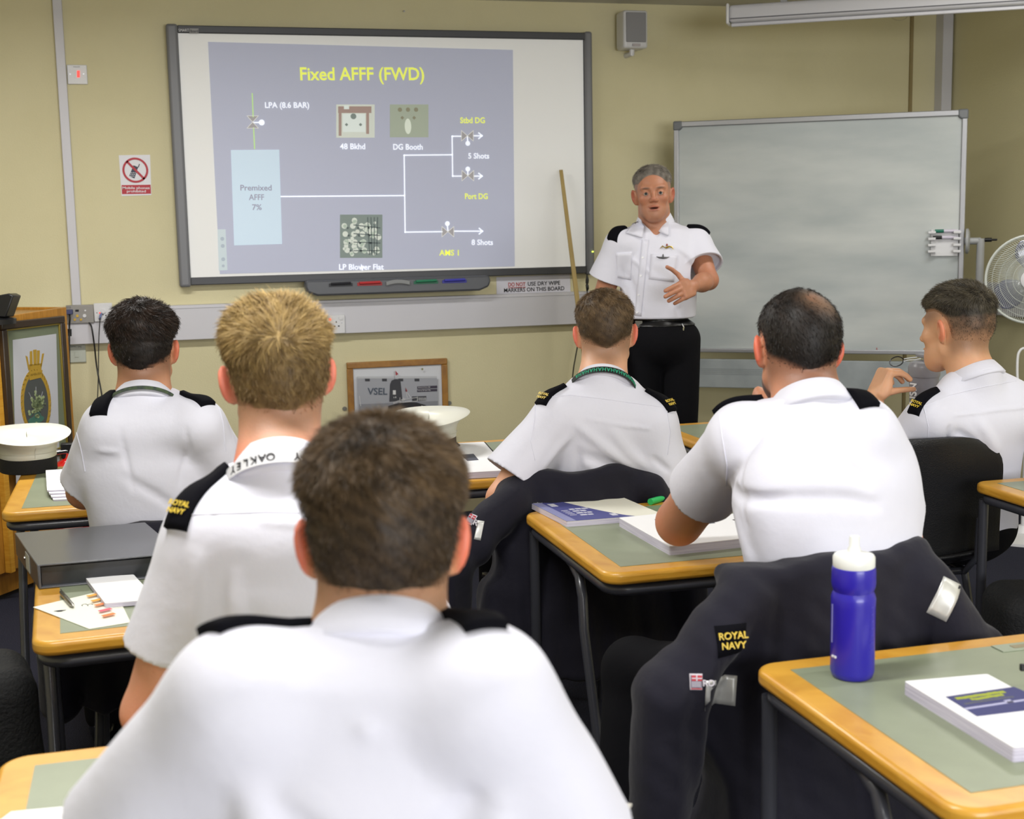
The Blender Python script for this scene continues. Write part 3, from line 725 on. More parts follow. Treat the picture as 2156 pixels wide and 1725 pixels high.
# ceiling lights
DIFF = mat('lit_diffuser', 'fff8ea', .5, emit=2.2)
fit0 = None
names = ['front left row, second from the board', 'front left row, nearest the board', 'right row, second from the board', 'right row, nearest the board', 'left row, behind the class', 'right row, behind the class']
for i, (fx, fy, fw) in enumerate(FITTINGS):
    if fit0 is None:
        fit0 = thing('ceiling_light', 'long fluorescent ceiling light', 'ceiling light', (fx, fy, CEIL)); root = fit0
        MB().box(-.75, .75, -.11, .11, -.03, 0).build('light_housing', PLASTW, root, bevel=.004, local=True)
        MB().box(-.73, .73, -.09, .09, -.07, -.03).build('light_diffuser', DIFF, root, bevel=.012, local=True)
    else:
        root = fit0.copy(); COL.objects.link(root); root.location = (fx, fy, CEIL)
        for ch in list(fit0.children): c = ch.copy(); COL.objects.link(c); c.parent = root
    root['label'] = 'long fluorescent ceiling light in the '+names[i]; root['group'] = 'fluorescent ceiling lights'
# ------------------------------------------------------------------ interactive board with the projected slide
bx0, bx1, bz0, bz1 = .152, 2.279, 1.240, 2.481; BY = 6.72
sb = thing('interactive_whiteboard', 'large wall board with grey end strips showing a projected pipework diagram', 'board', (1.2, WALLY, bz0))
MB().box(bx0+.02, bx1-.02, BY+.01, WALLY, bz0+.01, bz1-.01).build('board_back', DARKP, sb)
BSURF = mat('projector_lit_board', 'e4e4e2', .5, emit=.14)  # slight glow put in for projector light spilling over the board
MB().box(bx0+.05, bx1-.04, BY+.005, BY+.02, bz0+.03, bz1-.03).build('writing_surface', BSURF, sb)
MB().box(bx0+.05, bx1-.03, BY-.01, WALLY, bz1-.036, bz1).build('top_rail', DARKP, sb, bevel=.004)
MB().box(bx0+.05, bx1-.03, BY+.0, WALLY, bz0+.004, bz0+.042).build('bottom_rail', DARKP, sb, bevel=.004)
MB().box(bx0-.004, bx0+.052, BY-.018, WALLY, bz0-.004, bz1+.006).build('end_strip', GREYP, sb, bevel=.014, seg=4)
MB().box(bx1-.036, bx1+.004, BY-.018, WALLY, bz0-.004, bz1+.006).build('end_strip', GREYP, sb, bevel=.012, seg=4)
SB = PF((0, BY, 0), (1, 0, 0))
tl = PF((0, BY-.010, 0), (1, 0, 0))
tl.txt('maker_lettering', 'SMART', 376, 398, 64, 6, PLASTW, sb, off=.001); tl.poly('maker_label', tl.rect(399, 60, 418, 71), mat('label_grey', '9a9a9a', .6), sb); tl.txt('maker_lettering', 'Board', 401, 417, 66, 6, INK, sb, off=.0016)
PR = lambda n, c, e=.12: mat('projected_'+n, c, .6, emit=e)  # projector light is put into the slide colours as emission
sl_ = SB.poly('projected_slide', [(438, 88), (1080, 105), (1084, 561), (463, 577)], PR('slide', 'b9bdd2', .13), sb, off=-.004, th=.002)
S0 = -.0015
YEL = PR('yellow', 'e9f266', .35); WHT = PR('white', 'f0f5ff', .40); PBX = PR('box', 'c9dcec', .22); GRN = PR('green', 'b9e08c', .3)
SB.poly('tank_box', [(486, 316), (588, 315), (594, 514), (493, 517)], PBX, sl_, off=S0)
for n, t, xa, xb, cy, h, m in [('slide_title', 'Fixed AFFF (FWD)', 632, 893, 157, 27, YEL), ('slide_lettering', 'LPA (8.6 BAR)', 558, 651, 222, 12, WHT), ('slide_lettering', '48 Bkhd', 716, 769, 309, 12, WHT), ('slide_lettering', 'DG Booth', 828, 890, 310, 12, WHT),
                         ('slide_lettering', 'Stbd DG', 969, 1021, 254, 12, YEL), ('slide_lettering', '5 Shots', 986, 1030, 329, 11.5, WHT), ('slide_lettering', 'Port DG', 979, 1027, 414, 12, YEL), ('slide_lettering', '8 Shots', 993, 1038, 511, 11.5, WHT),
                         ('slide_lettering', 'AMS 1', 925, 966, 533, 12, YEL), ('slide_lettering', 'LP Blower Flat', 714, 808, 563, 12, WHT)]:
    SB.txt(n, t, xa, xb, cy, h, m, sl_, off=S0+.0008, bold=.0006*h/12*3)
for t, xa, xb, cy in (('Premixed', 506, 572, 396), ('AFFF', 524, 556, 416), ('7%', 531, 551, 437)):
    SB.txt('slide_lettering', t, xa, xb, cy, 12, PR('grey', 'a9abc0', .05), sl_, off=S0+.0018, bold=.0016)
W_ = 2.6
SB.mpoly('pipe_lines', [SB.line(p, q, W_) for p, q in [((592, 414), (851, 412)), ((851, 327), (853, 489)), ((851, 327), (952, 326)), ((952, 287), (953, 371)), ((952, 287), (971, 287)), ((953, 371), (972, 371)), ((853, 489), (931, 488)),
       ((997, 286), (1014, 286)), ((998, 371), (1014, 371)), ((957, 487), (1015, 487)), ((1008, 280), (1015, 286)), ((1008, 292), (1015, 286)), ((1008, 365), (1015, 371)), ((1008, 377), (1015, 371)), ((1009, 481), (1016, 487)), ((1009, 493), (1016, 487)),
       ((984, 288), (985, 300)), ((985, 368), (985, 358)), ((943, 486), (942, 474)), ((534, 258), (548, 258))]], WHT, sl_, off=S0+.0008, px=False)
SB.mpoly('valve_balls', [SB.disc(*p) for p in [(985, 302, 5), (985, 356, 5), (942, 471, 5), (551, 258, 6)]], WHT, sl_, off=S0+.001, px=False)
SB.mpoly('gas_line', [SB.line((531, 197), (533, 246), 2.2), SB.line((534, 269), (536, 313), 2.2)], GRN, sl_, off=S0+.0008, px=False)
def valve(cx, cy, a, b, vert=False):
    if vert: return [[(cx-a, cy-b), (cx+a, cy-b), (cx, cy)], [(cx-a, cy+b), (cx+a, cy+b), (cx, cy)]]
    return [[(cx-a, cy-b), (cx-a, cy+b), (cx, cy)], [(cx+a, cy-b), (cx+a, cy+b), (cx, cy)]]
vs = valve(984, 286, 12.5, 11)+valve(985, 370, 12.5, 11)+valve(943, 488, 12.5, 11)+valve(532, 257, 12, 13, True)
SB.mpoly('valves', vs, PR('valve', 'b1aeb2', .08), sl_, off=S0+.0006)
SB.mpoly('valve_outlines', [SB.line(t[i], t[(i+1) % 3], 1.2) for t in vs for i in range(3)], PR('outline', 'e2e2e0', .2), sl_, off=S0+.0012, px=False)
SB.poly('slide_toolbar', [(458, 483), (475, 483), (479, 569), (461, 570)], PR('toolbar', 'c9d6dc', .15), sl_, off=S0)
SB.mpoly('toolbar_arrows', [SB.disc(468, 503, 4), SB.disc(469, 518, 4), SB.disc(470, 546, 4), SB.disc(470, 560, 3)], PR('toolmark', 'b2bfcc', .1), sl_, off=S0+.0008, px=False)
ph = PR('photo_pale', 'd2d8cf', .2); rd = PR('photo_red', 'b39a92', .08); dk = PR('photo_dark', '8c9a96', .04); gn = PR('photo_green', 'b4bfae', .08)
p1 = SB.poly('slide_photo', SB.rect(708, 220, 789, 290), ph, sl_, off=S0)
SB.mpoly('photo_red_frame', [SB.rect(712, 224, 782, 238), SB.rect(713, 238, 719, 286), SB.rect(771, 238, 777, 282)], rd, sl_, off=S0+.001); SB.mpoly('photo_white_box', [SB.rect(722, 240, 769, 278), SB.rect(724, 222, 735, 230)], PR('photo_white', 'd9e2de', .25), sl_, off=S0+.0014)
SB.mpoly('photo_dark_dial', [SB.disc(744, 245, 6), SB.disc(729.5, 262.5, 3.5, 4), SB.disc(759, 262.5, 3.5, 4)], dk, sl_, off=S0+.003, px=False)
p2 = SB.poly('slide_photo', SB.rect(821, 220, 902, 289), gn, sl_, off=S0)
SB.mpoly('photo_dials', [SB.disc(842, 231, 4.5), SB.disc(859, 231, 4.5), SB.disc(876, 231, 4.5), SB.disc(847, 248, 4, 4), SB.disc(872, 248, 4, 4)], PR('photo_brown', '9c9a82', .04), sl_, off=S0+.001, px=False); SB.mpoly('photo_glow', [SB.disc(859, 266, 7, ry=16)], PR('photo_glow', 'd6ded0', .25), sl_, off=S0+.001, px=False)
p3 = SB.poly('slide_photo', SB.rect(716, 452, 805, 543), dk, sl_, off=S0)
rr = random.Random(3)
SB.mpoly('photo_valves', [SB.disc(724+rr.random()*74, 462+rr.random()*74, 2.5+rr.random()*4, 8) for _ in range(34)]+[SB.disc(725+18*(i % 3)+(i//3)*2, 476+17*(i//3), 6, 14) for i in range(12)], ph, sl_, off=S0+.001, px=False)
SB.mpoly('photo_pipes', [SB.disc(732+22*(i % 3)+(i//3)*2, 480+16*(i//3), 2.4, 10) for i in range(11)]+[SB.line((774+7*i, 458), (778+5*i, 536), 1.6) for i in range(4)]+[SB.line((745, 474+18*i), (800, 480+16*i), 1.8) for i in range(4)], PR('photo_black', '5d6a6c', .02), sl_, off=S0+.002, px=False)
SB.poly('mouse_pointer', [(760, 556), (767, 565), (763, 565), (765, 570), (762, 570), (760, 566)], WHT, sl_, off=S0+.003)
MB().box(-.004, .004, -.003, .003, -.0025, .0025, Matrix.Translation(tuple(ony(1248, 530, BY-.02)))).build('status_light', mat('green_led', 'd8ff50', .3, emit=3.), sb)
# pen tray
x0, x1, z0, z1 = wr(640, 574, 1030, 608, BY-.06)
pt = thing('pen_tray', 'dark grey pen tray with coloured pens under the wall board', 'pen tray', ((x0+x1)/2, BY, bz0))
prof = [(x0+.01, bz0+.012), (x0, bz0-.015), (x0+.012, bz0-.045), (x0+.06, bz0-.064), (x1-.06, bz0-.064), (x1-.012, bz0-.045), (x1, bz0-.015), (x1-.01, bz0+.012)]
TR = PF((0, BY-.10, 0), (1, 0, 0)); TR.poly('tray_body', [(a_, b_) for a_, b_ in prof], mat('tray_plastic', '55575c', .4), pt, off=-.10, th=.10, px=False, bevel=.01)
TT = PF((0, BY-.112, 0), (1, 0, 0)); zc = bz0-.018
xs = lambda p: ony(p, 590, BY-.1)[0]
for xa, xb, m_, nm in ((692, 742, INK, 'black'), (752, 804, mat('red_pen', 'b8272b', .5), 'red'), (871, 922, mat('green_pen', '1e7a55', .5), 'green'), (931, 982, mat('blue_pen', '3a3aa8', .5), 'blue')):
    w0 = MB(); w0.box(xs(xa), xs(xb), BY-.104, BY-.1, zc-.002, zc+.014); w0.build('pen_well', mat('well_'+nm, {'black': '26272d', 'red': 'a8262a', 'green': '1c6a4c', 'blue': '33339a'}[nm], .5), pt)
    pn = MB(); pn.tube([(xs(xa)+.01, BY-.110, zc+.012), (xs(xb)-.01, BY-.110, zc+.014)], .007, 10); tag(pn.build('marker_pen', m_, smooth=True), nm+' marker pen lying in the pen tray of the wall board', 'pen', 'pens in the board tray')
er = MB(); n = 10; xa, xb = xs(812), xs(862)
er.prism([(xa+(xb-xa)*i/n, .010*math.sin(PI*i/n)+.008) for i in range(n+1)]+[(xb-(xb-xa)*i/n, .010*math.sin(PI*(n-i)/n)-.012) for i in range(n+1)], 0, .03, WM(0, zc+.006, BY-.085))
tag(er.build('board_eraser', mat('eraser_grey', '8b8d8e', .6), bevel=.003), 'grey arched board eraser in the middle of the pen tray', 'eraser')
# A4 notice under the board
NP = PF((0, WALLY-.001, 0), (1, 0, 0))
nt = thing('notice', 'white sheet reading DO NOT USE DRY WIPE MARKERS ON THIS BOARD below the wall board', 'notice', tuple(ony(1125, 612, WALLY)))
sh = NP.poly('notice_sheet', [(1045, 584), (1200, 577), (1202, 639), (1046, 644)], mat('notice_paper', 'd9d8e2', .7), nt, off=.0, th=.0015)
RI = mat('red_ink', 'b02a22', .7)
NP.txt('red_lettering', 'DO NOT', 1070, 1106, 600, 8.5, RI, sh, off=.0022, bold=.0006, y1=599); NP.txt('black_lettering', 'USE DRY WIPE', 1111, 1179, 598.5, 8.5, INK, sh, off=.0022, bold=.0006, y1=596); NP.txt('black_lettering', 'MARKERS ON THIS BOARD', 1061, 1188, 612, 8.5, INK, sh, off=.0022, bold=.0006, y1=607.5)
NP.mpoly('underline', [NP.line((1070, 606), (1106, 605), 1.2)], RI, sh, off=.002, px=False)
# no-phones sign
sg = thing('prohibition_sign', 'small white and red sign banning mobile phones, left of the wall board', 'sign', tuple(ony(284, 370, WALLY)))
s_ = NP.poly('sign_plate', [(250, 327), (316, 326), (319, 411), (256, 413)], mat('sign_white', 'e4e4ea', .5), sg, th=.002)
SR = mat('sign_red', 'b5182c', .5); SN = mat('sign_navy', '262c44', .5)
c = NP.loc(285, 358.5); k = NP.sc(285, 358); ring = []
for i in range(40):
    a0, a1 = 2*PI*i/40, 2*PI*(i+1)/40; ring.append([(c[0]+r_*k*math.cos(q), c[1]+r_*k*math.sin(q)) for r_, q in ((22, a0), (26.2, a0), (26.2, a1), (22, a1))])
NP.mpoly('phone_symbol', [[(272, 371), (281, 348), (291, 352), (283, 376)], [(290, 352), (293, 345), (294.5, 346), (292, 353)]], SN, s_, off=.0022)
NP.mpoly('phone_keys', [NP.disc(277+3.6*i+1.3*j*-1, 364+3.6*j, 1.2, 4) for i in range(3) for j in range(3)], mat('sign_white', 'e4e4ea', .5), s_, off=.0034, px=False)
NP.mpoly('ban_ring', ring+[NP.line((268, 341), (303, 376), 4.5)], SR, s_, off=.0045, th=.0006, px=False)
NP.poly('sign_caption', [(256, 390), (317, 389), (318, 408), (257, 409)], SR, s_, off=.002)
NP.txt('sign_lettering', 'Mobile phones', 258, 315, 396, 5.2, mat('sign_white', 'e4e4ea', .5), s_, off=.0035, bold=.0004); NP.txt('sign_lettering', 'prohibited', 267, 307, 403, 5.2, mat('sign_white', 'e4e4ea', .5), s_, off=.0035, bold=.0004)
# caution label
cl_ = thing('caution_label', 'yellow CAUTION label on the wall above the framed crest', 'label', tuple(ony(80, 655, WALLY)))
cp = NP.poly('label_plate', [(57, 648), (104, 647), (105, 668), (58, 669)], mat('caution_yellow', 'e3c61e', .6), cl_); NP.txt('label_lettering', 'CAUTION', 60, 102, 653.5, 7.5, INK, cp, off=.0018, bold=.0006)
# switch with red lamp, wall plates and sockets
def plate(name, label, cat, px, m, depth=.012, Y=WALLY):
    x0, x1, z0, z1 = wr(*px, Y); o = thing(name, label, cat, ((x0+x1)/2, Y, z0)); f = MB().box(x0, x1, Y-depth, Y, z0, z1).build('face_plate', m, o, bevel=.003)
    return o, f, PF((0, Y-depth, 0), (1, 0, 0))
o, f, P_ = plate('isolator_switch', 'white wall switch with glowing red window beside the vertical trunking', 'switch', (142, 137, 184, 178), PLASTW)
P_.poly('rocker', P_.rect(157, 148, 162, 165), PLASTW, o, th=.003); P_.poly('neon_window', P_.rect(162, 149, 168, 163), mat('red_neon', 'e02010', .3, emit=1.2), o, th=.003)
P_.mpoly('screws', [P_.disc(148, 156, 1.8, 10), P_.disc(176, 156, 1.8, 10)], ALU, o, px=False); P_.txt('switch_lettering', 'WATER HEATER', 154, 168, 141, 2, mat('faint_print', '8a8a8a', .7), f, off=.001)
o, f, P_ = plate('av_connection_plate', 'grey metal wall plate with gold and video connectors above the trunking', 'connection plate', (140, 642, 198, 681), mat('anodised_plate', '8d8a85', .4, metal=.4), Y=WALLY-.055)
P_.mpoly('gold_jacks', [P_.disc(163, 665, 2.8), P_.disc(157.5, 673, 2.4), P_.disc(170.5, 673, 2.4)], mat('gold_metal', 'c9a544', .3, metal=.8), o, th=.008, px=False); P_.mpoly('video_socket', [P_.rect(158.5, 652, 166, 656.5)], INK, o, th=.002)
P_.mpoly('audio_jacks', [P_.disc(178, 665, 3.6), P_.disc(179.5, 654, 1.8)], PLASTW, o, th=.006, px=False); P_.txt('plate_lettering', 'CO', 141, 149, 648, 4, INK, f, off=.001)
o, f, P_ = plate('volume_plate', 'square white wall plate with round knob and small red light', 'control plate', (198, 638, 237, 677), PLASTW, Y=WALLY-.055)
P_.mpoly('knob', [P_.disc(217.5, 655, 4.6)], PLASTW, o, th=.01, px=False); P_.mpoly('red_light', [P_.disc(210, 659, 1.4)], mat('red_neon', 'e02010', .3, emit=1.2), o, px=False); P_.mpoly('jack_holes', [P_.disc(217, 663, 1.3), P_.disc(223, 664.5, 1.5), P_.disc(204, 659, 1), P_.disc(230.5, 658, 1)], INK, o, px=False)
o, f, P_ = plate('light_switch', 'pale wall switch below the dado trunking at the left', 'switch', (146, 726, 181, 763), mat('aged_white_plastic', 'b9beb2', .4)); P_.poly('rocker', P_.rect(158, 741, 166, 752), mat('aged_white_plastic', 'b9beb2', .4), o, th=.004); P_.txt('switch_lettering', '[AMC 2A]', 149, 171, 730, 3, INK, f, off=.001)
o, f, P_ = plate('double_socket', 'white double socket in the dado trunking behind the blond head', 'socket', (655, 664, 726, 703), PLASTW, Y=WALLY-.055)
P_.mpoly('red_rocker', [P_.disc(694.5, 673, 3.3), P_.disc(677, 675, 3.3)], mat('neon_pink', 'f0605a', .3, emit=.5), o, px=False); P_.mpoly('rocker', [P_.disc(717.5, 669.5, 4.2)], PLASTW, o, th=.005, px=False)
P_.mpoly('pin_holes', [P_.rect(707, 676.5, 709, 680), P_.rect(702.5, 686, 706, 688.5), P_.rect(711.5, 685.5, 715, 688)], INK, o); P_.mpoly('screws', [P_.disc(719.5, 680, 1.4)], ALU, o, px=False)
def cable(label, pts, r=.003, m=BLACKP, name='cable', extra=None, sub=8):
    P = [np.array(p, float) for p in pts]; Q = []
    for i in range(len(P)-1):
        p0, p1, p2, p3 = P[max(i-1, 0)], P[i], P[i+1], P[min(i+2, len(P)-1)]
        for k in range(sub): t = k/sub; Q.append(.5*((2*p1)+(-p0+p2)*t+(2*p0-5*p1+4*p2-p3)*t*t+(-p0+3*p1-3*p2+p3)*t**3))
    Q.append(P[-1]); o = MB().tube(Q, r, 8).build(name, m, smooth=True); tag(o, label, 'cable'); 
    if extra: extra(o)
    return o
cw = lambda x, y, Y=WALLY-.07: ony(x, y, Y)
cable('black cable hanging from the grey metal connection plate', [cw(188, 680), cw(193, 690, 6.66), cw(199, 730, 6.66), cw(204, 775, 6.66), cw(214, 830, 6.6), cw(220, 880, 6.6)], .004)
cable('thin black cable hanging from the round knob plate', [cw(212, 662), cw(210, 680, 6.65), cw(208, 720, 6.65), cw(207, 790, 6.62), cw(205, 850, 6.6)], .0025, extra=lambda o: MB().tube([cw(213, 661), cw(210, 672, 6.67)], .006, 8).build('blue_plug', mat('plug_blue', '6f7ba8', .5), o))
cable('black video lead with blue plug dropping behind the framed crest', [cw(146, 658), cw(147, 670, 6.65), cw(146, 690, 6.65), cw(146, 740, 6.62), cw(147, 800, 6.6)], .0045, extra=lambda o: (MB().box(-.016, .016, -.02, .02, -.011, .011, Matrix.Translation(tuple(cw(146, 657, 6.68)))).build('plug', mat('plug_navy', '3a3f66', .5), o, bevel=.003), MB().tube([cw(146.5, 693, 6.65), cw(146.5, 708, 6.65)], .010, 10).build('ferrite_bead', BLACKP, o)))
cable('black cable with inline connector hanging at the right end of the wall board', [cw(1236, 576, 6.70), cw(1236, 600), cw(1235, 640), cw(1222, 700), cw(1213, 745), cw(1206, 790), cw(1203, 860), cw(1210, 930, 6.6)], .0035, extra=lambda o: MB().tube([cw(1236, 582), cw(1236.5, 590), cw(1236, 597), cw(1236, 598), cw(1236, 600), cw(1237, 608), cw(1236, 613)], [.005, .009, .008, .004, .008, .008, .004], 10).build('connector', BLACKP, o, smooth=True))
# wooden pointer leaning on the wall
a = ony(1181, 358, WALLY-.10); b_ = ony(1213, 612, WALLY-.25); d_ = (b_-a); b2 = a+d_*(a[2]/(-d_[2]))*.998; ex_ = nrm(np.cross(nrm(d_), A(0, 1, 0)))
ps = MB(); Mx = frame(a, ex_, nrm(np.cross(nrm(d_), ex_)), nrm(d_)); L_ = np.linalg.norm(b2-a)
ps.add([(s1*w_, s2*.006, z_) for z_, w_ in ((0, .009), (L_, .016)) for s2 in (-1, 1) for s1 in (-1, 1)], [(0, 1, 3, 2), (4, 6, 7, 5), (0, 4, 5, 1), (2, 3, 7, 6), (0, 2, 6, 4), (1, 5, 7, 3)], Mx)
tag(ps.build('wooden_pointer', mat('pale_pine', 'b59c5e', .5, var='a48a4c', vscale=20, stretch=(1, 1, .1)), bevel=.002), 'long thin wooden pointer leaning against the right end of the wall board', 'pointer')
# loudspeaker on the wall
x0, x1, z0, z1 = wr(1309, 23, 1360, 103, WALLY-.12); lsp = thing('wall_speaker', 'small white loudspeaker mounted high between the two boards', 'speaker', ((x0+x1)/2, WALLY, z0))
MB().box(x0, x1, WALLY-.15, WALLY-.03, z0, z1).build('cabinet', PLASTW, lsp, bevel=.014, seg=4)
MB().box(x0+.012, x1-.012, WALLY-.157, WALLY-.148, z0+.03, z1-.012).build('grille', mat('speaker_grille', '9b9b9f', .6, bump=.5, bscale=900), lsp, bevel=.006)
MB().box(x0+.045, x1-.045, WALLY-.16, WALLY-.14, z0+.010, z0+.022).build('badge', mat('badge_grey', 'b5aeb2', .3), lsp, bevel=.002)
MB().tube([((x0+x1)/2, WALLY, z0-.02), ((x0+x1)/2, WALLY-.09, z0-.02), ((x0+x1)/2, WALLY-.09, z0+.02)], .014, 12).build('bracket', PLASTW, lsp, smooth=True)
# screw left in the wall
tag(MB().tube([ony(851, 23, WALLY), ony(851, 24, WALLY-.015)], .004, 8).build('wall_screw', ALU), 'lone screw in the wall above the large board', 'screw')
# projection screen case across the corner
La = dep(1531, 34, 6.30); Rb = dep(2156, -8, 5.92); dx_ = Rb-La; dx_[2] = 0; dn = nrm(dx_); Le = np.linalg.norm(dx_)+.12; Le = min(Le, (WALLX-.03-La[0])/dn[0])
SCF = frame(La, dn, np.cross(A(0, 0, 1), dn), A(0, 0, 1))
ps = thing('projection_screen', 'white roll up projection screen case hung across the corner near the ceiling', 'projection screen', tuple(La))
MB().box(.012, Le, -.045, .045, -.035, .045, SCF).build('screen_case', mat('screen_case_white', 'c9c9cf', .35), ps, bevel=.018, seg=4)
MB().box(0, .014, -.05, .05, -.042, .052, SCF).build('end_cap', PLASTW, ps, bevel=.006); MB().box(.02, Le, -.012, .006, -.052, -.035, SCF).build('screen_bar', mat('screen_case_white', 'c9c9cf', .35), ps, bevel=.004)
MB().box(.02, Le, -.047, -.043, -.022, -.017, SCF).build('slot', mat('dark_slot', '66666c', .6), ps)
mk = MB(); 
for xx in (.25, Le-.35): mk.box(xx, xx+.03, -.02, .02, .04, CEIL-La[2], SCF)
mk.build('hanger', ALU, ps)
pr_ = ony(1893, 33, 5.95); mr = MB(); mr.tube([pr_+A(.045*math.cos(q), 0, .022*math.sin(q)) for q in np.linspace(0, 2*PI, 25)], .0022, 6, cap=False); mr.build('pull_loop', mat('cord_pale', 'b9b190', .6), ps, smooth=True)
# ------------------------------------------------------------------ mobile whiteboard
WL = A(2.66, 6.50, 0); WR = A(3.85, 5.72, 0); WF = PF(WL, WR-WL)
(ua, va), (ub, vb), (uc, vc), (ud, vd) = WF.loc(1419, 250), WF.loc(2038, 238), WF.loc(1422, 736), WF.loc(1850, 751)
U0, U1, V0, V1 = ua, ub, (vc+vd)/2, (va+vb)/2
wb = thing('mobile_whiteboard', 'large smeared mobile whiteboard on a tubular stand behind the instructor', 'whiteboard', (3.2, 6.1, 0))
WF.poly('writing_surface', [(U0+.01, V0+.01), (U1-.01, V0+.01), (U1-.01, V1-.01), (U0+.01, V1-.01)], WBSURF, wb, off=-.012, th=.012, px=False)
fr = MB()
for p in ([(U0, V1-.028), (U1, V1-.028), (U1, V1), (U0, V1)], [(U0, V0), (U1, V0), (U1, V0+.022), (U0, V0+.022)], [(U0, V0), (U0+.026, V0), (U0+.026, V1), (U0, V1)], [(U1-.026, V0), (U1, V0), (U1, V1), (U1-.026, V1)]): fr.prism(p, -.02, .012, WF.M)
fr.build('frame', ALU, wb, bevel=.004)
for (uu, vv) in ((U0, V1), (U1, V1), (U0, V0), (U1, V0)):
    su = 1 if uu == U0 else -1; sv = 1 if vv == V0 else -1
    MB().prism([(uu-.003*su, vv-.003*sv), (uu+.045*su, vv-.003*sv), (uu+.045*su, vv+.032*sv), (uu+.030*su, vv+.045*sv), (uu-.003*su, vv+.045*sv)] [::1 if su*sv > 0 else -1], -.022, .016, WF.M).build('corner_cap', mat('corner_grey', '6f7275', .5), wb, bevel=.008)
V2a, V2b = WF.loc(1449, 756)[1], WF.loc(1449, 816)[1]
tr_ = WF.poly('lower_panel', [(U0+.02, V2b), (U1-.02, V2b), (U1-.02, V2a), (U0+.02, V2a)], mat('panel_grey', 'a3a9ab', .4, var='8d9496', vscale=5), wb, off=-.03, th=.02, px=False, bevel=.004)
hl = MB(); c0_ = V2a-.05
for i in range(46):
    for j in range(4): hl.box(U0+.09+i*.008, U0+.094+i*.008, c0_-j*.009-.004, c0_-j*.009, -.0105, -.0092, WF.M)
for i in range(16):
    for j in range(4): hl.box(U1-.36+i*.008, U1-.356+i*.008, c0_-j*.009-.004, c0_-j*.009, -.0105, -.0092, WF.M)
hl.build('perforations', mat('hole_grey', '7a8082', .6), tr_)
Ps = lambda u, v, d: tuple(WL+WF.ex*u+A(0, 0, 1)*v+WF.ez*d)
for s_, uu in ((1, U1+.075), (-1, U0-.075)):
    st = MB(); zp = WF.loc(2030, 508)[1]
    st.tube([Ps(uu, .06, 0), Ps(uu, zp-.012, 0), Ps(uu, zp+.012, 0)], .019, 16); st.build('upright', mat('stand_grey', 'a2a4a6', .4), wb, smooth=True)
    MB().tube([Ps(uu+.0*s_, zp, 0), Ps(uu-.075*s_, zp, 0)], .017, 14).build('pivot_arm', mat('stand_grey', 'a2a4a6', .4), wb, smooth=True)
    MB().tube([Ps(uu-.050*s_, zp, 0), Ps(uu-.058*s_, zp, 0), Ps(uu-.070*s_, zp, 0)], [.045, .062, .060], 24).build('pivot_disc', mat('disc_grey', '9fa1a2', .4), wb, smooth=True)
    MB().tube([Ps(uu+.018*s_, zp+.005, 0), Ps(uu+.05*s_, zp+.005, 0), Ps(uu+.051*s_, zp+.005, 0), Ps(uu+.075*s_, zp+.005, 0)], [.010, .010, .005, .005], 12).build('locking_knob', BLACKP, wb)
    MB().tube([Ps(uu, .05, -.30), Ps(uu, .06, -.25), Ps(uu, .06, .25), Ps(uu, .05, .30)], .02, 14).build('foot', mat('stand_grey', 'a2a4a6', .4), wb, smooth=True)
    for dd_ in (-.28, .28): MB().tube([Ps(uu-.012, .028, dd_), Ps(uu+.012, .028, dd_)], .028, 20).build('castor', BLACKP, wb, smooth=True)
MB().tube([Ps(U0-.075, .10, 0), Ps(U1+.075, .10, 0)], .018, 12).build('cross_bar', mat('stand_grey', 'a2a4a6', .4), wb, smooth=True)
WQ = PF(WL+WF.ez*.004, WF.ex)
WQ.mpoly('pen_mark', [WQ.line((1846, 733), (1847, 741), 1.2)], RI, wb, px=False)
# magnetic pen holder
x0_, y0_ = WF.loc(1955, 484); x1_, y1_ = WF.loc(2021, 539)
hd = thing('pen_holder', 'white plastic pen holder clipped to the right edge of the mobile whiteboard', 'pen holder', Ps(x0_, y1_, .0))
hb = MB(); hb.prism([(x0_+.012, y1_), (x1_-.01, y1_), (x1_-.01, y0_), (x0_+.012, y0_)], 0, .012, WF.M); hb.build('back_plate', PLASTW, hd, bevel=.002)
for k in range(4):
    yy = y0_-(y0_-y1_)*(k+.55)/4.2
    for sd, xx in ((-1, x0_), (1, x1_-.032)):
        MB().prism([(xx, yy-.004), (xx+.035, yy-.004), (xx+.035, yy+.002), (xx, yy+.002)], .010, .042, WF.M).prism([(xx, yy-.004), (xx+.035, yy-.004), (xx+.035, yy+.010), (xx, yy+.010)], .038, .042, WF.M).build('pen_clip', PLASTW, hd, bevel=.0012)
for k, (m_, nm) in enumerate(((mat('green_cap', '0f6a55', .4), 'green'), (BLACKP, 'black'))):
    yy = y0_-(y0_-y1_)*(k+.55)/4.2+.010; pn = thing('marker_pen', nm+' capped marker in the holder on the mobile whiteboard', 'pen', Ps(x0_, yy, .026), group='markers in the clip on holder')
    xm = x0_+.022+(0 if k else .008); MB().tube([Ps(xm, yy, .026), Ps(xm+.042, yy, .026)], .0085, 12).build('cap', m_, pn, smooth=True); MB().tube([Ps(xm+.042, yy, .026), Ps(xm+.095, yy, .026), Ps(xm+.10, yy, .026), Ps(xm+.118, yy, .026)], [.0078, .0078, .005, .004], 12).build('barrel', mat('pen_barrel', 'c9c3d2', .4), pn, smooth=True)
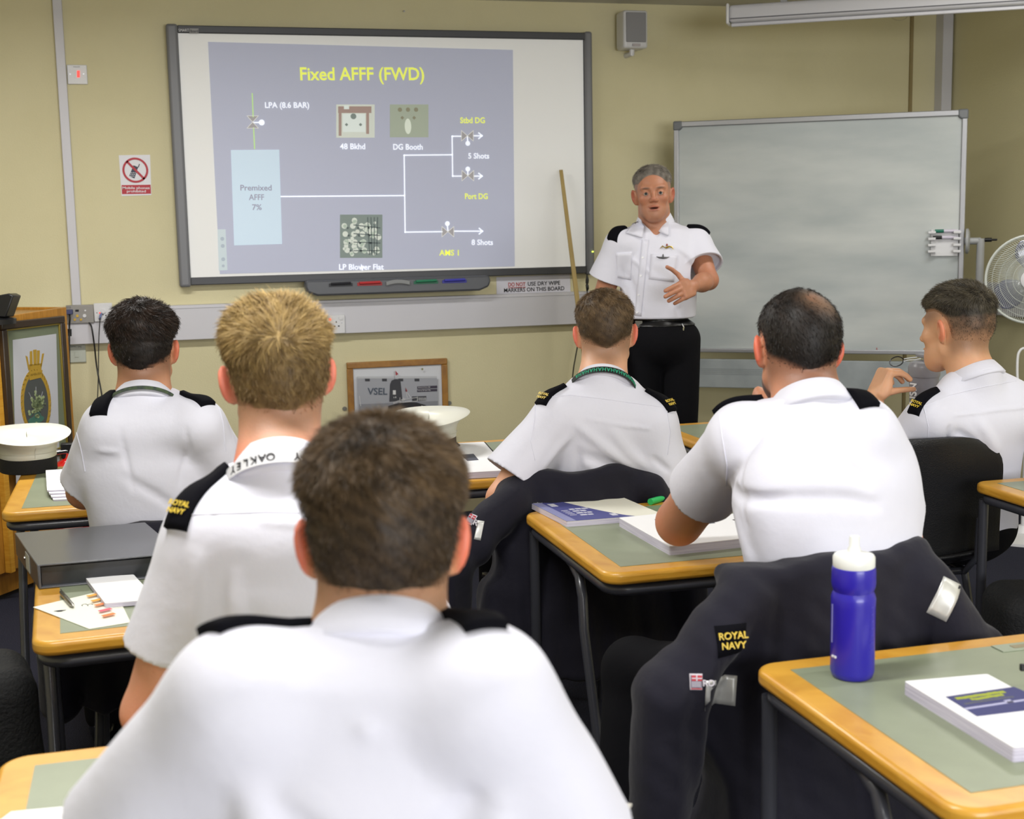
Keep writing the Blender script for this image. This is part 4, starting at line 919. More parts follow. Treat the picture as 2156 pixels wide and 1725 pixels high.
# ------------------------------------------------------------------ pedestal fan
fc = dep(2173, 588, 6.0); fn = thing('pedestal_fan', 'white pedestal fan with round mesh guard at the right edge', 'fan', (fc[0], fc[1]+.06, 0))
fz = nrm(_C-fc+A(-.3, 0, 0)); fz = nrm(fz*A(1, 1, 0)); fx_ = nrm(np.cross(A(0, 0, 1), fz)); FM = frame(fc, fx_, A(0, 0, 1), fz); FR = .198
GW = mat('fan_white_wire', 'c2c6bf', .4)
g1 = MB()
for k in range(110):
    q = 2*PI*k/110
    for sd, dz in ((1, .045), (-1, -.055)):
        g1.tube([(r_*math.cos(q+.10*j), r_*math.sin(q+.10*j), sd*.0+dz*math.cos(r_/FR*PI/2)) for j, r_ in enumerate((.045, .10, .15, .185, FR))], .0010, 4, M=FM, cap=False)
for r_ in (.08, .11, .14, .17): g1.tube([(r_*math.cos(q), r_*math.sin(q), .045*math.cos(r_/FR*PI/2)) for q in np.linspace(0, 2*PI, 49)], .0012, 4, M=FM, cap=False)
tag(g1.build('guard_wires', GW, fn, smooth=True), kind='stuff')
MB().tube([(FR*math.cos(q), FR*math.sin(q), 0) for q in np.linspace(0, 2*PI, 65)], .006, 8, M=FM, cap=False).build('guard_rim', GW, fn, smooth=True)
MB().lathe([(.046, 0), (.046, .006), (.03, .010)], (0, 0, .044), 30, FM).build('guard_badge', PLASTW, fn)
FB = mat('smoked_fan_blade', '66687c', .15, coat=.6)
for k in range(3):
    V = []; F = []; q0 = k*2*PI/3+3.75
    for i in range(9):
        r_ = .03+.15*i/8; wd = .22+.95*math.sin(PI*min(1, (i+1.2)/9.5))**.7*.75
        for j in range(9): an = q0+wd*(j/8-.5)*1.25; V.append((r_*math.cos(an), r_*math.sin(an), -.004+.030*(j/8-.5)))
    for i in range(8):
        for j in range(8): a_ = i*9+j; F.append((a_, a_+1, a_+10, a_+9))
    o = MB().add(V, F, FM).build('blade', FB, fn, smooth=True); md = o.modifiers.new('solid', 'SOLIDIFY'); md.thickness = .002
MB().lathe([(.03, -.02), (.032, .01), (.02, .02)], n=24, M=FM).build('blade_hub', FB, fn, smooth=True); MB().lathe([(.05, -.16), (.058, -.13), (.058, -.07), (.05, -.06)], n=28, M=FM).build('motor_housing', PLASTW, fn, smooth=True)
pb = fc-fz*.11; MB().tube([(pb[0], pb[1], .03), (pb[0], pb[1], .7)], .016, 14).tube([(pb[0], pb[1], .7), (pb[0], pb[1], fc[2]-.05)], .011, 14).build('pole', PLASTW, fn, smooth=True)
MB().lathe([(.2, 0), (.2, .012), (.05, .03), (.025, .06)], (pb[0], pb[1], 0), 40).build('base', PLASTW, fn, smooth=True)
cable('white flex looping down below the pedestal fan', [dep(2156, 733, 6.0), dep(2148, 738, 6.0), dep(2143, 752, 6.0), dep(2142, 790, 6.0), dep(2146, 830, 6.0)], .006, mat('white_flex', 'd5d5d5', .4))
# ------------------------------------------------------------------ desks
DZ = .75
def desk(label, x0, x1, y0, y1, rz=0., group='exam style desks with beech edges', plate_=False):
    cx, cy = (x0+x1)/2, (y0+y1)/2; hx, hy = (x1-x0)/2, (y1-y0)/2
    t = thing('desk', label, 'desk', (cx, cy, 0), rz, group)
    P = rrect(-hx, hx, -hy, hy, .045, 8); b = MB(); b.prism(P, DZ-.030, DZ-.001); b.build('lipping', BEECH, t, bevel=.009, seg=4, local=True)
    MB().box(-hx+.052, hx-.052, -hy+.052, hy-.052, DZ-.004, DZ).build('laminate_top', LAMTOP, t, local=True)
    r = .0135; Q = [(x, y, DZ-.046) for x, y in rrect(-hx+.02, hx-.02, -hy+.02, hy-.02, .05, 6)]; Q.append(Q[0]); Q.append(Q[1])
    MB().tube(Q, r, 12, cap=False).build('frame_rail', STEELD, t, smooth=True, local=True)
    for sx in (-1, 1):
        x = sx*(hx-.024)
        MB().tube([(x, hy-.03, DZ-.05), (x, hy-.03, .012)], .014, 12).build('leg', STEELD, t, smooth=True, local=True)
        MB().tube([(x, .0, DZ-.052), (x, -.03, DZ-.056), (x, -.075, DZ-.075), (x, -.098, DZ-.12), (x, -.108, DZ-.2), (x, -hy+.02, .012)], .0125, 12).build('leg', STEELD, t, smooth=True, local=True)
        for yy in (hy-.03, -hy+.02): MB().lathe([(.017, 0), (.018, .03), (.015, .035)], (x, yy, 0), 14).build('foot_cap', BLACKP, t, local=True, smooth=True)
    if plate_: MB().box(-.02, .12, hy-.105, hy-.075, DZ, DZ+.0015).build('metal_plate', ALU, t, local=True); 
    return t
desk('beech edged desk at the far left with the white cap and booklets on it', -.43, .37, 3.85, 4.58)
desk('beech edged front row desk with the cap, open book and wall behind', .68, 1.48, 3.84, 4.56)
desk('beech edged front row desk with the grey shaker bottle on it', 1.80, 2.60, 3.98, 4.66)
desk('beech edged desk under the grey lever arch file', -.27, .53, 2.60, 3.24, .06)
desk('beech edged desk with the spiral notebook and the elbow of the bearded person', .935, 1.735, 2.69, 3.37)
desk('beech edged desk at the right edge with the rim of a white cap', 2.27, 3.07, 2.66, 3.31)
desk('beech edged desk in the bottom left corner in front of the nearest person', -.25, .555, 1.42, 2.02)
desk('beech edged desk in the bottom right corner with the blue bottle', .975, 1.775, 1.425, 2.05, plate_=False)
tg = thing('desk_label_holder', 'small metal label holder on the desk with the blue bottle', 'label holder', tuple(onz(2140, 1362, DZ)))
c = onz(2135, 1364, DZ); MB().box(c[0]-.035, c[0]+.06, c[1]-.018, c[1]+.018, DZ, DZ+.002).build('holder_plate', mat('worn_metal', '9aa38f', .4, metal=.4), tg, bevel=.0008); MB().box(c[0]-.005, c[0]+.05, c[1]-.008, c[1]+.006, DZ+.0015, DZ+.0028).build('label_window', mat('window_brown', '8f8468', .5), tg)
# ------------------------------------------------------------------ chairs
def chair(label, x, y, rz, ztop=.80, wd=.40, parts=True):
    t = thing('chair', label, 'chair', (x, y, 0), rz, 'black plastic classroom chairs')
    # one-piece back: curved sheet
    V = []; F = []; nu, nv = 24, 16; z0 = .50
    for j in range(nv+1):
        v = j/nv; z = z0+(ztop-z0)*v; yb = -.19-.07*v**1.3
        for i in range(nu+1):
            u = -1+2*i/nu; hw = wd/2*(1.02-.10*v)*(1-max(0, (v-.55)/.45)**4*.30)
            V.append((u*hw, yb+.045*u*u, z-.03*abs(u)**4*v**6))
    for j in range(nv):
        for i in range(nu): a_ = j*(nu+1)+i; F.append((a_, a_+1, a_+nu+2, a_+nu+1))
    o = MB().add(V, F).build('backrest', CHAIRP, t, smooth=True, local=True); md = o.modifiers.new('solid', 'SOLIDIFY'); md.thickness = .012; md.offset = 0; b = o.modifiers.new('bev', 'BEVEL'); b.width = .004; b.segments = 2
    V = []; F = []; nu, nv = 16, 14
    for j in range(nv+1):
        v = j/nv; yy = -.20+.40*v
        for i in range(nu+1):
            u = -1+2*i/nu; V.append((u*(.205-.02*(v > .9)), yy, .455+.018*u*u+(.05*max(0, .2-v)**1*5*.9)-.03*max(0, v-.8)*5*.7))
    for j in range(nv):
        for i in range(nu): a_ = j*(nu+1)+i; F.append((a_, a_+1, a_+nu+2, a_+nu+1))
    o = MB().add(V, F).build('seat', CHAIRP, t, smooth=True, local=True); md = o.modifiers.new('solid', 'SOLIDIFY'); md.thickness = .012; md.offset = 0
    for sx in (-1, 1):
        MB().tube([(sx*.17, -.14, .445), (sx*.20, -.235, .012)], .0115, 10).build('leg', STEELD, t, smooth=True, local=True); MB().tube([(sx*.17, .13, .445), (sx*.19, .20, .012)], .0115, 10).build('leg', STEELD, t, smooth=True, local=True)
        MB().tube([(sx*.17, -.14, .44), (sx*.17, .13, .44)], .0115, 10).build('seat_rail', STEELD, t, smooth=True, local=True)
        MB().tube([(sx*.165, -.15, .44), (sx*.17, -.215, .50), (sx*.168, -.225, .62)], .010, 10).build('back_support', STEELD, t, smooth=True, local=True)
    MB().tube([(-.17, -.14, .44), (.17, -.14, .44)], .0115, 10).build('cross_rail', STEELD, t, smooth=True, local=True)
    return t
chair('black chair with a jacket over its back, at the desk with the notebook', 1.22, 2.44, .0, .875)
chair('black chair with a jacket over its back, under the wearer of the green lettered lanyard', 1.13, 3.66, .0, .79)
chair('black chair with a jacket over its back behind the dark haired person', .0, 3.58, .0, .78)
chair('bare black chair holding the person in profile at the right', 2.20, 3.61, -.10, .875, .54)
chair('black chair with a jacket under the blond person, mostly hidden', .20, 2.30, .0, .70)
chair('black chair under the person nearest the camera', .20, 1.36, .0, .70)
# ------------------------------------------------------------------ jackets draped over chair backs
def jacket(label, x, y, zt, rz, wd=.44, seed=1, sleeves=(1, 1), zb=.30, deep=.07, h=.006, tw=.36, lean=.0):
    t = thing('jacket', label, 'jacket', (x, y, 0), 0, 'navy jackets hung over chair backs')
    Rz = np.array(Matrix.Rotation(rz, 3, 'Z')); c = A(x, y, 0)
    g = lambda a, b, z: c+Rz@A(a, b, z)
    def bodyf(p):
        q = (p-c)@Rz; z = q[:, 2]; v = np.clip((zt-z)/(zt-zb), 0, 1)
        hw = tw/2+(wd-tw)/2*smth(v, 0, .35)+.02*np.sin(z*20+seed); hd = deep*(.55+.75*v); rad = .022
        xx = np.maximum(np.abs(q[:, 0])-hw+rad, 0); yy = np.maximum(np.abs(q[:, 1]-.045*(q[:, 0]/.2)**2+.05*v)-hd+rad, 0); top = zt-lean*q[:, 0]-.010*(np.abs(q[:, 0])/.2)**4+.006*np.sin(q[:, 0]*30+seed)
        zz = np.maximum(z-top+rad, 0)+np.maximum(zb+rad-z, 0)
        d = np.sqrt(xx**2+yy**2+zz**2)-rad
        return d*.85
    fs = []
    for s_, on in ((-1, sleeves[0]), (1, sleeves[1])):
        if on: 
            ww = wd/2*on; fs += [cone(g(s_*tw*.47, .0, zt-.07), g(s_*ww*1.08, -.03, zt-.22), .05, .062), cone(g(s_*ww*1.08, -.03, zt-.22), g(s_*ww*1.16, .0, max(.3, zb+.02)), .062, .058)]
    sl2 = union(fs, .02) if fs else None
    f0 = (lambda p: smin(bodyf(p), sl2(p), .03)) if fs else bodyf
    def f(p):
        q = (p-c)@Rz; d = f0(p)
        dn_ = smth(zt-q[:, 2], .0, .15)
        vf = np.sin(q[:, 0]*62+1.5*np.sin(q[:, 2]*9+seed)+seed)*.5+np.sin(q[:, 0]*101+2*np.sin(q[:, 2]*6+2*seed))*.3
        d = d+.0105*vf*dn_*.8+.006*noise(q*A(1, 1, .5), 22, seed, 6)*(.35+.65*dn_)+.003*noise(q, 60, seed+5, 6)
        return d
    V, Fq = surf(f, c+A(-.42, -.3, zb-.05), c+A(.42, .3, zt+.08), h)
    o = mesh_np('jacket_shell', V, Fq, NAVYCLOTH, t)
    return t, o, f, g
def stick(name, f, P0, ex, ey, w_, h_, m, par, nx=6, ny=6, th=.0022, view=None):
    """patch of cloth laid on the surface f around P0, seen from the lens side"""
    ex = nrm(ex); ey = nrm(ey-ex*(ey@ex)); ez = np.cross(ex, ey); n = nx+1; G = []
    for j in range(ny+1):
        for i in range(nx+1):
            q = P0+ex*w_*(i/nx-.5)+ey*h_*(j/ny-.5)+ez*.05
            for _ in range(26): q = q-ez*np.clip(float(f(q[None])[0]), -.02, .03)*.8
            G.append(q)
    G = np.array(G); V = np.concatenate([G+ez*th, G-ez*.002]); F = []; o_ = len(G)
    for j in range(ny):
        for i in range(nx): a_ = j*n+i; F.append((a_, a_+1, a_+n+1, a_+n)); 
    for i in range(nx): F.append((i, o_+i, o_+i+1, i+1)); e = ny*n+i; F.append((e, e+1, o_+e+1, o_+e))
    for j in range(ny): a_ = j*n; F.append((a_, a_+n, o_+a_+n, o_+a_)); a_ = j*n+nx; F.append((a_, o_+a_, o_+a_+n, a_+n))
    ob = mesh_np(name, V, F, m, par)
    return ob, G.mean(0)+ez*th, ex, ey, ez
def march(f, px, py, t0, t1=None):
    r_ = ray(px, py); t = t0
    for _ in range(200):
        d = float(f((_C+r_*t)[None])[0])
        if d < .0008: break
        t += max(d*.7, .001)
        if t > t0+1.2: return None
    return _C+r_*t
def patch(name, f, px, py, t0, w_, h_, m, par, roll=0., **k):
    P0 = march(f, px, py, t0)
    if P0 is None: print('MISS', name, px, py); return None
    n_ = grad(f, P0[None], .02)[0]; vz = nrm(n_*.7-ray(px, py)/np.linalg.norm(ray(px, py))*.6); ex = nrm(np.cross(A(0, 0, 1), vz)); ey = np.cross(vz, ex)
    ex2 = ex*math.cos(roll)+ey*math.sin(roll); ey2 = -ex*math.sin(roll)+ey*math.cos(roll)
    return stick(name, f, P0, ex2, ey2, w_, h_, m, par, **k)
EN_R = mat('ensign_red', 'b03a44', .7); EN_W = mat('ensign_white', 'c9c4cc', .7); EN_B = mat('ensign_grey', '6d6878', .7)
def ensign(f, px, py, t0, s, par, roll=0.):
    r_ = patch('ensign_badge', f, px, py, t0, s*.8, s, EN_W, par, roll, nx=3, ny=3)
    if not r_: return
    o, c, ex, ey, ez = r_; FMx = frame(c+ez*.0035, ex, ey, ez)
    MB().box(-.36*s, .36*s, -.36*s, .40*s, 0, .0008, FMx).build('badge_field', EN_B, o)
    MB().box(-.30*s, .36*s, .05*s, .40*s, .0006, .0014, FMx).build('badge_flag', EN_R, o); b = MB(); b.box(-.3*s, .36*s, .18*s, .24*s, .0012, .002, FMx).box(-.02*s, .05*s, .05*s, .4*s, .0012, .002, FMx).build('badge_cross', EN_W, o)
    b = MB()
    for k in range(4): b.box(-.3*s, .3*s, (-.04-.085*k)*s, (-.01-.085*k)*s, .0006, .0014, FMx)
    b.build('badge_waves', EN_W, o); MB().box(-.34*s, .34*s, -.46*s, -.40*s, .0006, .0014, FMx).build('badge_foot', EN_R, o)
def jtext(name, s, f, px, py, t0, hgt, m, par, roll=0., bg=None, bw=.05, bh=.04):
    P0 = march(f, px, py, t0)
    if P0 is None: print('MISS', s); return
    if bg: r_ = patch('cloth_tab', f, px, py, t0, bw, bh, bg, par, roll, nx=4, ny=4, th=.003)
    n_ = grad(f, P0[None], .02)[0]; vz = nrm(n_*.7-ray(px, py)/np.linalg.norm(ray(px, py))*.6); ex = nrm(np.cross(A(0, 0, 1), vz)); ey = np.cross(vz, ex)
    ex2 = ex*math.cos(roll)+ey*math.sin(roll); ey2 = -ex*math.sin(roll)+ey*math.cos(roll)
    text(name, s, frame(P0+vz*.010, ex2, ey2, vz), hgt, m, par, bold=.0004, ext=.002)
# bearded man's jacket
t, o, f, g = jacket('navy jacket with reflective strips and gold lettered tab over chair below the bearded person', 1.20, 2.165, .900, .0, wd=.50, seed=2, sleeves=(1.25, 1.02), zb=.22, deep=.075, tw=.40, lean=-.06)
jtext('tab_lettering', 'ROYAL\nNAVY', f, 1540, 1348, 1.9, .0125, GOLD, t, .0, EPAUL, .062, .055)
ensign(f, 1465, 1436, 1.9, .028, t, -.05); jtext('jacket_lettering', 'RO', f, 1489, 1438, 1.9, .011, EN_W, t, -.05)
patch('reflective_strip', f, 1524, 1452, 1.9, .045, .055, SILVER, t, -.05); patch('reflective_strip', f, 1990, 1262, 1.9, .040, .075, SILVER, t, -.45)
# front row jacket with green lanyard man
t, o, f, g = jacket('navy jacket over chair behind green lanyard wearer, small flag badge on its left', 1.12, 3.415, .845, .0, wd=.54, seed=5, sleeves=(1.3, 1.0), zb=.28, deep=.055, tw=.42)
ensign(f, 993, 1094, 3.0, .030, t, -.4); jtext('jacket_lettering', 'R', f, 1003, 1103, 3.0, .016, EN_W, t, -.4); patch('reflective_strip', f, 1009, 1117, 3.0, .018, .052, SILVER, t, -.2)
t, o, f, g = jacket('dark jacket over the chair back of the dark haired front left person', .0, 3.35, .80, .0, wd=.46, seed=9, sleeves=(1, 1), zb=.35, tw=.40, deep=.05, h=.008)
patch('reflective_strip', f, 175, 1122, 2.9, .05, .05, SILVER, t, -.5)
t, o, f, g = jacket('dark jacket over the chair of the blond person, low behind the left desk', .20, 2.09, .70, .0, wd=.46, seed=12, sleeves=(1.2, 1), zb=.25, tw=.38, h=.008)
# ------------------------------------------------------------------ peaked caps
def cap(label, c, tilt=(0, 0), s=1., rz=0.):
    t = thing('peaked_cap', label, 'cap', tuple(c), 0, 'white topped naval caps')
    Mx = Matrix.Translation(tuple(c)) @ Matrix.Rotation(rz, 4, 'Z') @ Matrix.Diagonal((s, s*1.12, s, 1))
    MB().lathe([(.084, 0), (.087, .002), (.087, .048), (.084, .05)], n=64, M=Mx).build('cap_band', mat('mohair_band', '131316', .75, bump=.4, bscale=600), t, smooth=True)
    V = []; F = []; n = 72
    prof = [(.0862, .044, 0), (.0885, .048, 0), (.0890, .060, .0), (.090, .072, .15), (.0935, .084, .4), (.101, .095, .7), (.113, .105, .9), (.126, .112, 1.), (.1345, .116, 1.), (.1365, .1185, 1), (.134, .1205, 1), (.10, .1225, 1), (.05, .1235, 1), (.0, .124, 1)]
    for r_, z, k in prof:
        for i in range(n):
            q = 2*PI*i/n; fr = math.sin(q); V.append((r_*math.cos(q)*(1-.015*math.cos(2*q)), r_*math.sin(q), z+k*.014*fr+k*.004*math.cos(2*q)))
    for j in range(len(prof)-1):
        for i in range(n): i2 = (i+1) % n; F.append((j*n+i, j*n+i2, (j+1)*n+i2, (j+1)*n+i))
    MB().add(V, F, Mx).build('cap_crown', CAPW, t, smooth=True)
    sm = MB(); sm.tube([(.0905*math.cos(q), .0905*math.sin(q), .063) for q in np.linspace(0, 2*PI, 65)], .0008, 5, M=Mx, cap=False)
    sm.tube([(.0, -.0905, .05), (0, -.0925, .074), (0, -.101, .082), (0, -.114, .0905)], .0008, 5, M=Mx).build('seam', mat('cap_seam', 'c9c8bc', .6), t)
    V = []; F = []
    for j in range(7):
        for i in range(17): q = PI/2+(i/16-.5)*2.0; r_ = .087+.05*j/6*math.sin(i/16*PI)**.6; V.append((r_*math.cos(q), r_*math.sin(q), .012-.028*(j/6)))
    for j in range(6):
        for i in range(16): a_ = j*17+i; F.append((a_, a_+1, a_+18, a_+17))
    MB().add([(x, y, z+.02) for x, y, z in V], F, Mx).build('visor', SHOE, t, smooth=True)
    return t
cp0 = onz(46, 993, DZ); cap('white topped cap on the desk at the left edge', (cp0[0]+.02, cp0[1]+.02, DZ), s=1.02, rz=.3)
cp1 = dep(905, 925, 4.42); cap('white topped cap on the front desk beside the framed ship photograph', (cp1[0], cp1[1], DZ+.022), s=1., rz=-.5)
cap('white topped cap cut by the right edge of the picture', (2.72, 3.12, DZ), s=1., rz=.4)
# ------------------------------------------------------------------ papers, booklets, files
def quadM(p0, p1, p3):  # near-left, near-right, far-left corners (xy) -> frame and size
    p0, p1, p3 = [np.array(q[:2], float) for q in (p0, p1, p3)]; ex = p1-p0; ey = p3-p0; return p0, nrm(ex), nrm(ey), np.linalg.norm(ex), np.linalg.norm(ey)
def slab(name, p0, ex, ey, w_, l_, z0, z1, m, par, r=.004, bevel=0., sag=0.):
    P = rrect(0, w_, 0, l_, r, 3); Mx = Matrix(((ex[0], ey[0], 0, p0[0]), (ex[1], ey[1], 0, p0[1]), (0, 0, 1, 0), (0, 0, 0, 1)))
    return MB().prism(P, z0, z1, Mx).build(name, m, par, bevel=bevel), Mx
def booklet(label, p0, p1, p3, z0, th, cat='booklet', coil=None, group=None):
    p0, ex, ey, w_, l_ = quadM(p0, p1, p3); t = thing('booklet', label, cat, (p0[0], p0[1], z0), 0, group)
    slab('pages', p0, ex, ey, w_, l_, z0, z0+th-.001, PAPEREDGE, t); o, Mx = slab('cover', p0, ex, ey, w_, l_, z0+th-.001, z0+th, PAPER, t)
    if coil:
        b = MB(); n = int((l_ if coil[0] in 'LR' else w_)/.011)
        for i in range(n):
            s_ = (i+.5)/n; 
            if coil[0] in 'LR': c = (w_ if coil[0] == 'R' else 0, s_*l_); ring = [(c[0]+.0075*math.cos(q), c[1]+.002*math.sin(q/2), z0+th*.5+.0085*math.sin(q)+.001) for q in np.linspace(0, 2*PI, 13)]
            else: c = (s_*w_, l_ if coil[0] == 'F' else 0); ring = [(c[0]+.002*math.sin(q/2), c[1]+.0065*math.cos(q), z0+th*.5+.0075*math.sin(q)+.001) for q in np.linspace(0, 2*PI, 13)]
            b.tube(ring, .0012, 6, M=Mx, cap=False)
        b.build('coil_binding', BLACKP if coil[1] == 'b' else ALU, t, smooth=True)
    return t, o, Mx, w_, l_
O = lambda x, y, z=DZ: onz(x, y, z)
# spiral notebook on the centre desk
t, o, Mx, w_, l_ = booklet('spiral bound notebook with navy and cream cover on the corner of a desk', O(1193, 1110), O(1395, 1094), O(1118, 1071), DZ, .014, 'notebook', 'Fs')
o.data.materials.clear(); o.data.materials.append(mat('cream_cover', 'e4e2d4', .6)); zt = DZ+.014
cv = [(0, 0), (w_*.72, 0)]+[(w_*(.72-.40*(k/8)**.9), l_*(k/8)**1.3*.97) for k in range(1, 9)]+[(0, l_*.97)]
MB().prism(cv, zt, zt+.0006, Mx).build('navy_swoosh', mat('notebook_navy', '4c4f8c', .5), o); MB().prism([(0, 0), (w_*.10, 0), (w_*.10, l_*.97), (0, l_*.97)], zt+.0004, zt+.0009, Mx).build('cover_stripe', mat('notebook_lilac', '8a8cb8', .5), o)
b = MB(); rr = random.Random(5)
for k in range(4):
    x = w_*.24; 
    while x < w_*(.40-.02*k): wd = .006+rr.random()*.012; b.box(x, x+wd, l_*(.52-.10*k), l_*(.52-.10*k)+.011, zt+.0006, zt+.0012, Mx); x += wd+.003
b.box(w_*.13, w_*.20, l_*.74, l_*.88, zt+.0006, zt+.0012, Mx).box(w_*.52, w_*.58, l_*.10, l_*.20, zt+.0006, zt+.0012, Mx)
for k in range(5): b.box(w_*.14, w_*.21, l_*(.50-.06*k), l_*(.51-.06*k), zt+.0006, zt+.0012, Mx)
b.build('cover_print', mat('silver_print', 'cfcfdc', .5), o)
# open notes under the elbow
t, o, Mx, w_, l_ = booklet('thick stack of white printed notes under the bearded elbow', O(1410, 1170), O(1610, 1148), O(1303, 1108), DZ, .022, 'notes', None)
zt = DZ+.022; P_ = lambda x0, x1, y0, y1: MB().box(w_*x0, w_*x1, l_*y0, l_*y1, zt, zt+.0006, Mx)
MB().box(w_*.30, w_*.80, l_*.52, l_*.82, zt, zt+.0006, Mx).build('printed_picture', mat('print_slate', '50525f', .6), o); MB().box(w_*.62, w_*.70, l_*.56, l_*.74, zt+.0005, zt+.001, Mx).build('print_highlight', PAPER, o)
booklet('spiral bound white pad behind the bearded elbow', O(1545, 1118, .765), O(1660, 1112, .765), O(1480, 1086, .765), DZ, .016, 'pad', 'Lb')
gb = booklet('green and black leaflet lying on the white pad', O(1540, 1106, .767), O(1620, 1100, .767), O(1490, 1087, .767), DZ+.0165, .002, 'leaflet')
MB().box(0, .02, 0, gb[4], DZ+.0185, DZ+.0189, gb[2]).build('green_edge', mat('leaflet_green', '5fd07a', .6), gb[1]); MB().box(.03, .12, .01, .05, DZ+.0185, DZ+.0189, gb[2]).build('dark_block', INK, gb[1])
hp = O(1369, 1057, DZ+.008); tag(MB().tube([hp, hp+A(.03, .02, 0), hp+A(.045, .03, 0), hp+A(.11, .075, 0)], [.009, .009, .0075, .0075], 12).build('highlighter', mat('highlighter_green', '2fc46a', .4), smooth=True), 'bright green highlighter pen beside the notebook', 'pen')
# bottom right booklet
t, o, Mx, w_, l_ = booklet('white booklet with navy printed slide on the bottom right desk', O(2133, 1606), O(2330, 1586), O(1903, 1462), DZ, .022, 'booklet', None)
zt = DZ+.022; px = lambda x, y: onz(x, y, zt)
qa, qb, qc, qd = px(1991, 1468), px(2135, 1447), px(2230, 1488), px(2057, 1509); Wm = Matrix.Identity(4)
MB().prism([tuple(q[:2]) for q in (qd, qc, qb, qa)], zt, zt+.0006).build('printed_slide', mat('slide_navy', '3d3f73', .6), o)
al_ = nrm((qb-qa)); dn_ = nrm((qd-qa)); b = MB()
rr = random.Random(11)
def strip(b, s0, s1, t0, w2, jag=0):
    for i in range(int((s1-s0)/.006)):
        p = qa+al_*(s0+.006*i)+dn_*(t0+rr.random()*jag); b.prism([tuple((p+al_*u+dn_*v)[:2]) for u, v in ((0, w2), (.0055, w2), (.0055, 0), (0, 0))], zt+.0006, zt+.001)
strip(b, .010, .105, .008, .009, .002); strip(b, .03, .09, .020, .008, .002); b.build('yellow_print', mat('print_yellow', 'a3ad35', .6), o)
b = MB(); strip(b, .0, .13, .052, .006, .0); strip(b, .075, .09, .046, .012); b.build('grey_print', mat('print_lilac', 'b9b9d9', .6), o)
b = MB(); strip(b, .01, .10, .034, .005, .001); b.build('dull_print', GREYINK, o)
cl = px(2152, 1413); tag(MB().box(-.004, .05, -.004, .004, 0, .012, Matrix.Translation(tuple(cl)) @ Matrix.Rotation(-.3, 4, 'Z')).build('binder_clip', BLACKP, bevel=.002), 'black clip on the far edge of the booklet at bottom right', 'clip')
# front centre desk notes
t, o, Mx, w_, l_ = booklet('white spiral bound notes with a dark printed slide beside the centre cap', O(930, 998, .77), O(1072, 990, .77), O(893, 937, .77), DZ, .020, 'notes', 'Rb')
zt = DZ+.020; q0 = onz(984, 971, zt); q1 = onz(1008, 969, zt); q2 = onz(997, 956, zt); q3 = onz(970, 958, zt)
MB().prism([tuple(q[:2]) for q in (q0, q1, q2, q3)], zt, zt+.0006).build('printed_picture', mat('print_slate', '50525f', .6), o)
# booklets at far left: a fanned stack of four
for k in range(4):
    dx = .008*k; t, o, Mx, w_, l_ = booklet('booklet in the fanned stack on the far left desk, '+['bottom', 'second from bottom', 'third from bottom', 'top'][k]+' of four', O(112-4*k, 1056-3*k), O(300, 1046-3*k), O(97, 1003), DZ+.005*k, .005, 'booklet', None, 'booklets fanned on the far left desk')
MB().box(.11, .16, .10, .155, DZ+.02, DZ+.0206, Mx).build('printed_picture', NAVYINK, o); b = MB(); b.box(.04, .20, .175, .177, DZ+.02, DZ+.0204, Mx).box(.05, .18, .08, .082, DZ+.02, DZ+.0204, Mx).build('text_lines', GREYINK, o)
# lever arch file
p0 = O(85, 1241); pf = O(37, 1168); ex = nrm(A(1, .03, 0)); ey = nrm((pf-p0)*A(1, 1, 0)); W2, L2, H2 = .30, np.linalg.norm((pf-p0)[:2]), .054
fl = thing('lever_arch_file', 'grey lever arch file lying on the left desk', 'file', tuple(p0)); Mx = Matrix(((ex[0], ey[0], 0, p0[0]), (ex[1], ey[1], 0, p0[1]), (0, 0, 1, DZ), (0, 0, 0, 1)))
FG = mat('file_grey', '54565c', .28, coat=.35); FI = mat('file_inside', '26282d', .3, coat=.3)
MB().box(0, W2, 0, L2, H2-.004, H2, Mx).build('front_cover', FG, fl, bevel=.0015); MB().box(0, W2, 0, L2, 0, .004, Mx).build('back_cover', FG, fl, bevel=.0015)
sp = MB().box(-.003, .003, 0, L2, 0, H2, Mx).build('spine', FG, fl, bevel=.0015); MB().box(.006, W2-.01, .02, L2-.01, .004, .030, Mx).build('file_interior', FI, fl)
MB().box(.006, W2*.9, .012, .02, .004, .045, Mx).build('end_flap', FI, fl)
zc = H2/2; SM = Mx @ frame((-.0034, L2*.42, zc), (0, -1, 0), (0, 0, 1), (-1, 0, 0))
lb = MB(); lb.box(-.028, .028, -.020, .020, 0, .0008, SM); lb.build('spine_label', mat('label_worn', 'b9b7b0', .6), sp); b = MB()
for x_ in (-.05,): b.add(*[(lambda P: ([(x_+.005*math.cos(q), .0+.005*math.sin(q), z) for z in (0, .0015) for q in np.linspace(0, 2*PI, 11)[:-1]], [tuple(range(10))[::-1], tuple(range(10, 20))]+[(i, (i+1) % 10, (i+1) % 10+10, i+10) for i in range(10)]))(0)][0], SM)
b.build('spine_ring', CHROME, sp)
